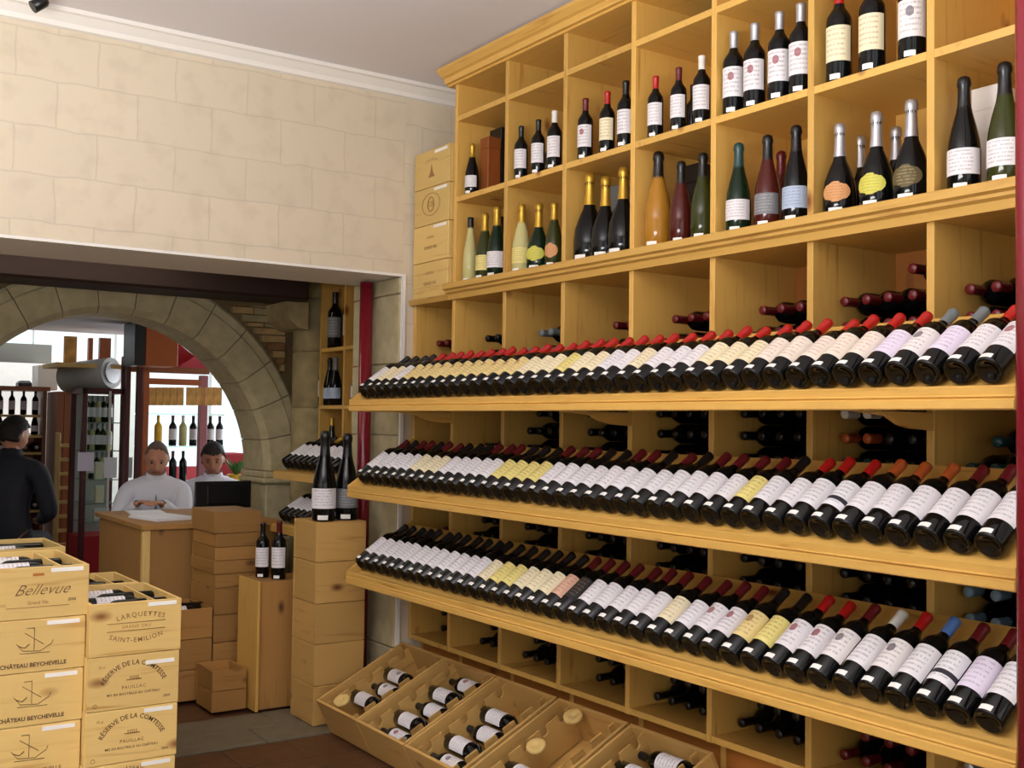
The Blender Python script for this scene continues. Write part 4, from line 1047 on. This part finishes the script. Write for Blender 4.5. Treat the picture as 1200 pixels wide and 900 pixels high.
    # hair
    b3 = bmesh.new(); bmesh.ops.create_icosphere(b3, subdivisions=4, radius=1)
    for v in b3.verts:
        x, y, z = v.co; th2 = .0045 if hairstyle == 'short' else .014+.004*math.sin(14*x+9*z)*math.sin(11*y)
        v.co = Vector((x*(.076+th2), y*(.098+th2), z*(.118+th2)))
    lo = []
    for v in b3.verts:
        x, y, z = v.co.x/.08, v.co.y/.1, v.co.z/.12
        line = (.50+.2*(1-abs(x))*(1 if hairstyle == 'short' else 0)+(.12 if hairstyle == 'short' else 0)) if y < -.45 else (.05 if y < .1 else -.55+0*y)
        if y < .1 and y >= -.45: line = .5+(y+.45)/.55*(-.5)
        if z < line: lo.append(v)
    bmesh.ops.delete(b3, geom=lo, context='VERTS'); b3.transform(HM)
    bmesh.ops.solidify(b3, geom=b3.faces[:], thickness=.006)
    link('hair', mesh_of(b3, 'hair', hair, True), o)
    # shirt or jacket and trousers: shells lifted off the body around their own limbs
    def shell(segs, others, off, name, mat):
        bb = bmesh.new(); bb.from_mesh(bodyme); bb.normal_update()
        def dist(p, a, b_):
            ab = b_-a; t = max(0, min(1, (p-a).dot(ab)/ab.length_squared)); return (p-(a+ab*t)).length
        kill = [v for v in bb.verts if min(dist(v.co, a, b_)-r_ for a, b_, r_ in segs) > min(dist(v.co, a, b_)-r_ for a, b_, r_ in others)]
        nrm = {v: v.normal.copy() for v in bb.verts}
        for v in bb.verts: v.co += nrm[v]*off
        bmesh.ops.delete(bb, geom=kill, context='VERTS')
        return link(name, mesh_of(bb, name, mat, True), o)
    arm = [(shc, waist, .14), (waist, hips+up*.03, .14), (sL, eL, .055), (eL, eL.lerp(hL, .95), .035), (sR, eR, .055), (eR, eR.lerp(hR, .95), .035), (shc, sL, .07), (shc, sR, .07)]
    legs = [(hips-up*.05, body['tL'][0], .12), (hips-up*.05, body['tR'][0], .12), (body['tL'][0], body['kL'][0], .07), (body['kL'][0], body['aL'][0], .05), (body['tR'][0], body['kR'][0], .07), (body['kR'][0], body['aR'][0], .05)]
    bare = [(neck+up*.015, hc+Vector((0, 0, .08)), .06), (hL, hL+(hL-eL)*.5, .035), (hR, hR+(hR-eR)*.5, .035)]
    feet = [(body['aL'][0]-Vector((0, 0, .03)), body['fL'][0], .03), (body['aR'][0]-Vector((0, 0, .03)), body['fR'][0], .03)]
    cl = shell(arm, legs+bare+feet, .016, 'jacket' if tie == 'suit' else 'shirt', top)
    shell(legs, arm+bare+feet, .014, 'trousers', 'trousers' if tie != 'suit' else 'suit_navy')
    # collar
    for s in (-1, 1):
        b3 = bmesh.new(); P = [Vector((s*.064, .03, -.02)), Vector((s*.055, -.045, -.02)), Vector((s*.006, -.076, -.05)), Vector((s*.035, -.088, -.075)), Vector((s*.07, -.062, -.05)), Vector((s*.08, .03, -.045))]
        vv = [b3.verts.new(neck+Matrix.Rotation(lean, 3, 'X') @ p + up*.035) for p in P]; b3.faces.new(vv); bmesh.ops.solidify(b3, geom=b3.faces[:], thickness=.004)
        part('collar', b3, 'shirt_white', cl)
    if tie != 'suit':
        pts = []
        b3 = bmesh.new()
        fwd = Vector((0, -math.cos(lean), -math.sin(lean)))
        b3 = tube_bm([neck+fwd*.085-up*.02, shc+fwd*.112-up*.02, chest+fwd*.146, waist+fwd*.135], .006, 6)
        part('button_placket', b3, tie or 'shirt_white', cl)
    for s in (-1, 1): lb('shoe', s*.125-.045, s*.125+.045, -.63, -.36, 0, .085, 'black_plastic', o, .03)
    o.scale = (scale,)*3
    return o
def stool(x, y, h, label):
    o = thing('stool', label, 'stool', (x, y, 0))
    part('seat', lathe_bm([(0, h-.05), (.17, h-.05), (.18, h-.03), (.17, h), (0, h)], 20), 'black_plastic', o); part('pole', lathe_bm([(0, .03), (.025, .03), (.025, h-.05), (0, h-.05)], 12), 'metal_grey', o)
    part('foot', lathe_bm([(0, 0), (.2, 0), (.2, .015), (.03, .03), (0, .03)], 20), 'metal_grey', o)
# first man: grey cropped hair, white shirt, reading papers
person('balding man in white shirt bent over papers at the desk', (2.32, 7.86, 0), R(-14), .485, R(24), R(26), R(-4), (.03, -.56, .92), (-.13, -.52, .92), 'skin', 'hair_grey', 'shirt_white', 'short', 'grey_box')
stool(2.32, 7.86, .47, 'black round stool under the man bent over papers')
person('dark-haired man in white shirt sitting behind the black screen', (2.82, 8.06, 0), R(-22), .455, R(20), R(20), R(0), (.10, -.44, .93), (-.20, -.50, .925), 'skin_tan', 'hair_black', 'shirt_white', 'full')
stool(2.82, 8.06, .44, 'black round stool under the dark-haired man')
ps = PY(8, 560, 7.6)
person('dark-haired man in dark suit seen from behind at left edge', (ps.x-.02, 7.6, 0), R(150), .60, R(12), R(12), R(-30), (.12, -.36, .80), (-.12, -.36, .80), 'skin', 'hair_black', 'suit_navy', 'full', 'suit')
stool(ps.x-.02, 7.6, .585, 'black round stool under the man in the dark suit')

# ================================================================== THIRD ROOM
struct('ceiling_third_room', -3.6, 4.7, 7.17, 9.4, 2.17, 2.3, 'ceiling_paint')
struct('ceiling_third_room_rear', -3.6, 4.7, 9.4, 11.2, 2.7, 2.8, 'white_paint')
struct('trim_6', -3.6, 2.0, 9.75, 9.95, 1.93, 2.08, 'grey_paint')
struct('wall_third_room_back', -3.6, 3.05, 11.0, 11.12, 0, 2.05, 'plaster'); struct('wall_third_room_head', -3.6, 4.7, 11.0, 11.12, 2.45, 2.8, 'plaster')
struct('wall_third_room_sill', 3.05, 4.7, 11.0, 11.12, 0, 1.0, 'red_paint')
struct('wall_third_room_right', 4.6, 4.7, 7.17, 8.2, 0, 2.8, 'plaster'); struct('wall_third_room_right_end', 4.6, 4.7, 10.2, 11.0, 0, 2.8, 'plaster'); struct('wall_third_room_right_sill', 4.6, 4.7, 8.2, 10.2, 0, 1.0, 'plaster')
struct('wall_third_room_side', 3.22, 4.7, 7.05, 7.17, 0, 2.8, 'plaster')
wn = struct('window_1', 3.05, 4.6, 11.04, 11.05, 1.0, 2.45, 'glass_pane')
for x in (3.05, 3.8, 4.55): bx('window_frame', x, x+.05, 11.0, 11.1, 1.0, 2.45, 'white_paint', wn)
w2 = struct('window_2', -3.6, 3.05, 11.04, 11.05, 2.05, 2.45, 'glass_pane')
for i in range(8): bx('window_frame', -2.4+i*.75, -2.34+i*.75, 11.0, 11.1, 2.05, 2.45, 'white_paint', w2)
# orange timber posts / boards up in the clerestory
def pbox(name, px0, px1, py0, py1, Y, dep, mat, label=None, cat=None, parent=None, kind=None, bev=0):
    a = PY(px0, (py0+py1)/2, Y); b_ = PY(px1, (py0+py1)/2, Y); zt = PY((px0+px1)/2, py0, Y).z; zb = PY((px0+px1)/2, py1, Y).z
    o = bx(name, a.x, b_.x, Y, Y+dep, zb, zt, mat, parent, bev)
    return tag(o, label, cat, None, kind)
def root(name, label, cat, px, Y, z=0, group=None):
    return thing(name, label, cat, (PY(px, 490, Y).x, Y, z), 0, group)
pbox('hanging_board', 76, 90, 394, 432, 9.2, .05, 'wicker', 'yellow-orange wooden board hanging above the silver duct', 'board')
pbox('hanging_board', 104, 109, 396, 424, 9.3, .05, 'brown_z', 'narrow brown board above the silver duct', 'board')
pbox('hanging_board', 117, 130, 396, 424, 9.3, .05, 'brown_z', 'wide brown board above the right end of the silver duct', 'board')
# duct with shelf above
du = root('duct', 'fat silver horizontal cylinder hanging below an olive shelf', 'duct', 108, 9.0, 1.9)
pa, pb = PY(78, 443, 9.15), PY(131, 437, 8.8); r_ = .115
ax = [tuple(pa-du.location), tuple(pb-du.location)]
part('casing', tube_bm([Vector(ax[0]).lerp(Vector(ax[1]), t) for t in (0, .33, .34, 1)], [r_, r_, r_*1.04, r_*1.04], 24), 'grey_box2', du)
dd = (pb-pa).normalized(); part('end_cap', tube_bm([Vector(ax[1]), Vector(ax[1])+dd*.012], r_*.72, 24), 'metal_grey', du)
pbox('top_shelf', 66, 146, 426, 431, 8.78, .5, 'crate_x', parent=du)
# bottle cabinet at far left
cb = root('bottle_cabinet', 'lit wooden cabinet of bottles in the rear room, far left', 'cabinet', 30, 9.5)
Yc = 9.5
zt, zb = PY(30, 458, Yc).z, 0; xl, xr = PY(-25, 500, Yc).x, PY(66, 500, 9.3).x-.035
bx('side_panel', xl, xl+.03, Yc, Yc+.35, 0, zt, 'brown', cb); bx('side_panel', xr-.03, xr, Yc, Yc+.35, 0, zt, 'brown', cb); bx('top', xl-.02, xr+.02, Yc-.02, Yc+.37, zt, zt+.035, 'brown_x', cb); bx('back_panel', xl, xr, Yc+.33, Yc+.35, 0, PY(30, 512, Yc).z, 'brown_x', cb)
bx('lit_back', xl+.03, xr-.03, Yc+.31, Yc+.33, PY(30, 510, Yc).z, zt-.01, 'lit_panel', cb)
shz = [PY(30, y, Yc).z for y in (486, 510, 530, 552, 574, 598, 625)]
for z in shz: bx('shelf', xl+.03, xr-.03, Yc+.01, Yc+.31, z-.02, z, 'crate_x', cb)
for si, z in enumerate(shz[:6]):
    x = xl+.08
    k = 0
    while x < xr-.06:
        k += 1
        if PY(0, 500, Yc).x-.05 < x:
            if si < 2:
                bottle('champagne' if si else 'bordeaux', (x, Yc+.12, z+.001), (0, 0, R(90)), 'black_glass', 'foil_black', 'label_lilac', 'dark bottle on the %s shelf of the lit cabinet, %s from left' % ('top' if not si else 'second', ORD[k]), 'bottles on the %s shelf of the lit cabinet' % ('top' if not si else 'second'), 10, .66, False)
            else:
                bottle('bordeaux', (x, Yc+.30, z+.039), (R(90), 0, 0), 'black_glass', 'foil_silver', None, 'bottle lying neck out, %s shelf of the lit cabinet, %s from left' % (ORD[si+1], ORD[k]), 'bottles lying on the %s shelf of the lit cabinet' % ORD[si+1], 10, 1, False)
        x += .088
pbox('carton', 45, 68, 428, 457, 9.55, .25, 'foil_white', 'white carton on top of the lit bottle cabinet', 'box', bev=.004)
pbox('black_bag', 22, 38, 446, 457, 9.6, .15, 'dark_box', 'small black box on top of the lit bottle cabinet', 'box', bev=.02)
# brown panelled cupboard with ladder in front
cu = root('cupboard', 'tall brown panelled cupboard behind the ladder', 'cupboard', 80, 9.3)
xl, xr = PY(67, 500, 9.3).x, PY(97, 500, 9.3).x; zt = PY(80, 459, 9.3).z
bx('carcass', xl, xr, 9.32, 9.7, 0, zt, 'brown_z', cu)
for k in range(4): bx('door_plank', xl+(xr-xl)*k/4+.002, xl+(xr-xl)*(k+1)/4-.002, 9.3, 9.318, .03, zt-.02, 'brown_z', cu)
ld = root('ladder', 'pale wooden ladder leaning upright against the brown cupboard', 'ladder', 78, 9.15)
for px in (66.5, 92):
    xx = PY(px, 560, 9.15).x; bx('rail', xx-.018, xx+.018, 9.13, 9.17, 0, PY(66, 507 if px < 70 else 519, 9.15).z, 'crate_z', ld, .004)
for k in range(12):
    z = PY(78, 522+k*16.6, 9.15).z
    if z < .05: break
    bx('rung', PY(66.5, 560, 9.15).x, PY(92, 560, 9.15).x, 9.14, 9.16, z-.014, z+.014, 'crate_x', ld, .003)
# glass display cabinet
gc = root('glass_cabinet', 'tall red-framed glass cabinet with bottles and boxes', 'cabinet', 120, 8.7)
Yg = 8.7; g0, g1 = PY(96, 500, Yg).x, PY(148, 500, Yg).x; zt = PY(120, 455, Yg).z
for x in (g0, g1-.04): bx('frame_post', x, x+.04, Yg, Yg+.04, 0, zt+(.25 if x > g0 else 0), 'maroon_paint', gc, .003)
for x in (g0, g1-.04): bx('frame_post', x, x+.04, Yg+.36, Yg+.4, 0, zt, 'maroon_paint', gc, .003)
bx('red_base', g0, g1, Yg+.005, Yg+.4, 0, PY(120, 628, Yg).z, 'red_cloth', gc); bx('frame_rail', g0, g1, Yg, Yg+.4, zt-.04, zt, 'maroon_paint', gc)
bx('lit_back', g0+.04, g1-.04, Yg+.37, Yg+.38, PY(120, 628, Yg).z, zt-.05, 'grey_paint', gc)
bx('glass_front', g0+.04, g1-.04, Yg+.005, Yg+.009, PY(120, 628, Yg).z, zt-.04, 'glass_pane', gc)
mid = PY(128, 500, Yg).x; bx('door_edge', mid-.008, mid+.008, Yg-.012, Yg+.004, 0.02, zt-.02, 'foil_white', gc)
kn = PY(127, 646, Yg-.03); b3 = bmesh.new(); bmesh.ops.create_uvsphere(b3, u_segments=14, v_segments=8, radius=.03); link('door_knob', mesh_of(b3, 'knob', 'metal_grey', True), gc, kn-gc.location)
for y in (495, 528, 562, 590, 612):
    z = PY(120, y, Yg).z; bx('glass_shelf', g0+.04, g1-.04, Yg+.03, Yg+.36, z-.008, z, 'glass_shelf', gc)
for si, y in enumerate((495, 528, 562)):
    z = PY(120, y, Yg).z; n_ = 5
    for k in range(n_):
        x = g0+.08+k*(g1-g0-.16)/(n_-1)
        bottle('bordeaux', (x, Yg+.2, z+.001), (0, 0, R(90)), ['green_glass', 'olive_glass', 'pale_glass'][(si+k) % 3], 'foil_grey', 'label_white', 'small bottle on %s glass shelf of the red-framed cabinet, %s from left' % (ORD[si+1], ORD[k+1]), 'bottles on %s glass shelf of the red-framed cabinet' % ORD[si+1], 10, .68, False)
for si, (pxa, pxb, ya, yb) in enumerate(((110, 119, 541, 562), (110, 120, 570, 590), (108, 126, 598, 612))):
    a_, b_ = PY(pxa, yb, Yg+.12), PY(pxb, ya, Yg+.12); z = PY(120, yb, Yg).z+.001
    o = thing('display_carton', 'pale carton in the red-framed glass cabinet, %s from top' % ORD[si+1], 'box', ((a_.x+b_.x)/2, Yg+.1, z), 0, 'cartons in the red-framed cabinet')
    wd = (b_.x-a_.x)/2; lb('carton', -wd, wd, -.03, .03, 0, min(b_.z-a_.z, .12), 'label_cream' if si < 2 else 'foil_white', o, .002); lb('lid', -wd-.001, wd+.001, -.031, .031, min(b_.z-a_.z, .12), min(b_.z-a_.z, .12)+.01, 'foil_white', o)
for k, (a_, b_, ya, yb) in enumerate(((122, 137, 536, 560), (91, 110, 530, 552), (147, 155, 536, 560))):
    pbox('notice_sheet', a_, b_, ya, yb, Yg-.02, .003, 'paper' if k != 1 else 'label_lilac', ['white paper notice fixed to the glass cabinet door', 'pale lilac notice at the left of the glass cabinet', 'narrow white notice right of the glass cabinet'][k], 'notice')
# second frame and tall posts
po = root('double_post', 'two dark red posts standing right of the glass cabinet', 'frame', 158, 8.5)
for a_, b_, yt in ((147, 152, 396), (160, 166, 430)):
    x0, x1 = PY(a_, 500, 8.5).x, PY(b_, 500, 8.5).x; bx('post', x0, x1, 8.5, 8.55, 0, min(2.165, PY(a_, yt, 8.5).z), 'maroon_paint', po)
bx('glass', PY(152, 500, 8.5).x, PY(160, 500, 8.5).x, 8.52, 8.525, 0.1, 1.9, 'glass_pane', po)
# timber display frame with glass shelves before the window
tf = root('window_shelving', 'orange timber frame with glass shelves before the bright window', 'shelving', 205, 8.6)
Yf = 8.6
def fb(name, a_, b_, ya, yb, dep, mat, bev=.003, Y=Yf):
    return pbox(name, a_, b_, ya, yb, Y, dep, mat, parent=tf, bev=bev)
x0 = PY(167, 500, Yf).x; x1 = PY(174, 500, Yf).x; bx('post', x0, x1, Yf, Yf+.06, 0, PY(170, 430, Yf).z, 'orange_wood', tf, .003)
x0 = PY(234, 500, Yf).x; x1 = PY(243, 500, Yf).x; bx('post', x0, x1, Yf, Yf+.06, 0, PY(238, 440, Yf).z, 'pink_paint', tf, .003)
fb('top_rail', 153, 246, 430, 437, .1, 'brown_x'); fb('cross_rail', 174, 236, 444, 451, .04, 'orange_wood')
for k in range(5): fb('woven_panel', 175+k*8.2, 183+k*8.2-.5, 454, 475, .02, 'wicker', 0)
for k in range(4): fb('woven_panel', 219+k*10.5, 229+k*10.5-.5, 454, 475, .02, 'wicker', 0)
for y in (484, 523, 566):
    a_, b_ = PY(170, y, Yf), PY(266, y, Yf); bx('glass_shelf', a_.x, b_.x, Yf+.06, Yf+.3, a_.z-.01, a_.z, 'glass_shelf', tf)
zs = {y: PY(170, y, Yf).z for y in (484, 523, 566)}
for (px, y, gl, fo, la, ds) in [(185, 523, 'yellow_glass', 'foil_gold', None, 'bright yellow bottle on the glass shelf before the window'), (202, 523, 'black_glass', 'foil_wine', 'label_white', 'dark bottle with red capsule beside the yellow one'),
    (226, 523, 'black_glass', 'foil_black', 'label_white', 'dark bottle left of the pink post on glass shelf'), (246, 523, 'black_glass', 'foil_black', 'label_white', 'dark bottle right of the pink post on glass shelf'), (257, 523, 'black_glass', 'foil_black', 'label_white', 'rightmost dark bottle on the glass shelf before the window'),
    (214, 523, 'pale_glass', 'foil_white', None, 'pale clear bottle between two dark ones on the glass shelf'), (203, 566, 'black_glass', 'foil_wine', None, 'dark bottle with red capsule on the lower glass shelf'), (215, 566, 'black_glass', 'foil_black', None, 'dark bottle with black capsule on the lower glass shelf'), (190, 566, 'green_glass', 'foil_black', None, 'green bottle on lower glass shelf behind the balding man')]:
    p = PY(px, 520, Yf+.16); bottle('bordeaux', (p.x, Yf+.16, zs[y]+.001), (0, 0, R(60)), gl, fo, la, ds, None, 14, .80, False)
# speaker box and red awning
sb = root('speaker_cabinet', 'reddish-brown boxy cabinet with black side hung under the ceiling', 'speaker', 185, 8.0)
xa, xm, xb = PY(158, 405, 8.0).x, PY(171, 405, 8.0).x, PY(209, 405, 8.0).x
zt, zb = 2.168, PY(190, 429, 8.0).z
bx('wooden_case', xm, xb, 8.0, 8.3, zb, zt, 'orange_wood', sb, .004); bx('black_side', xa, xm-.001, 8.0, 8.3, zb, zt, 'dark_box', sb, .004)
b3 = bmesh.new(); A1, A2, A3, A4 = PY(150, 405, 9.0), PY(206, 400, 9.3), PY(252, 436, 8.7), PY(150, 432, 8.7)
aw_ = thing('awning', 'red sloping cloth awning behind the brown speaker cabinet', 'awning', (A4.x, 8.9, A4.z))
vs_ = [b3.verts.new(p-aw_.location) for p in (A4, A3, A2, A1)]; f_ = b3.faces.new(vs_); bmesh.ops.solidify(b3, geom=[f_], thickness=.012); part('cloth', b3, 'red_cloth', aw_)
part('edge_piping', tube_bm([A2-aw_.location+Vector((-.02, -.02, -.06)), A3-aw_.location+Vector((-.01, -.02, 0))], .008, 6), 'pink_paint', aw_)
# red box, plant by the window
rb = pbox('red_crate', 257, 287, 531, 562, 8.95, .28, 'red_paint', 'red box behind the dark-haired man', 'box', bev=.01)
st = thing('side_table', 'low cabinet under the red box by the window', 'table', (rb.location.x, 9.09, 0)); zt = rb.location.z-rb.dimensions.z/2 if False else PY(272, 562, 8.95).z
bx('carcass', rb.location.x-.2, rb.location.x+.2, 8.93, 9.25, 0, zt-.022, 'brown', st); bx('top', rb.location.x-.22, rb.location.x+.22, 8.92, 9.27, zt-.02, zt-.001, 'brown_x', st, .003)
pl = thing('potted_plant', 'small plant in a yellow pot beside the arch pier', 'plant', (PY(276, 560, 8.5).x, 8.5, 0))
zt = PY(276, 572, 8.5).z
bx('stand', pl.location.x-.08, pl.location.x+.08, 8.42, 8.58, 0, zt-.005, 'brown_z', pl, .003)
part('pot', lathe_bm([(0, zt), (.05, zt), (.07, zt+.11), (.062, zt+.11), (.055, zt+.09), (0, zt+.09)], 16), 'yellow_glass', pl)
for k in range(16):
    a_ = k*2.4; ln = .07+.05*random.random(); b3 = bmesh.new(); d = Vector((math.cos(a_), math.sin(a_), 0)); s_ = Vector((-d.y, d.x, 0)); zz = Vector((0, 0, 1)); p0 = zz*(zt+.09)
    L_ = [p0, p0+d*ln*.5+zz*.08+s_*.018, p0+d*ln+zz*(.12+.05*random.random()), p0+d*ln*.5+zz*.08-s_*.018]; b3.faces.new([b3.verts.new(p) for p in L_]); bmesh.ops.solidify(b3, geom=b3.faces[:], thickness=.002); part('leaf', b3, 'leaf', pl)

q = ray(47, 4); tq = (3.12-1.48)/q.z; lp_ = Vector((0, 0, 1.48))+q*tq
cl_ = thing('ceiling_spotlight', 'small dark red and black spotlight on the ceiling at top left', 'light', (lp_.x, lp_.y, 3.082)); cl_.scale = (.55,)*3
part('mount', lathe_bm([(0, .15), (.04, .15), (.04, .178), (0, .178)], 16), 'black_plastic', cl_)
part('stem', lathe_bm([(0, .08), (.008, .08), (.008, .15), (0, .15)], 8), 'foil_wine', cl_)
part('head', tube_bm([(-.05, 0, .03), (.03, 0, .09), (.05, 0, .1)], [.045, .04, .025], 16), 'black_plastic', cl_)
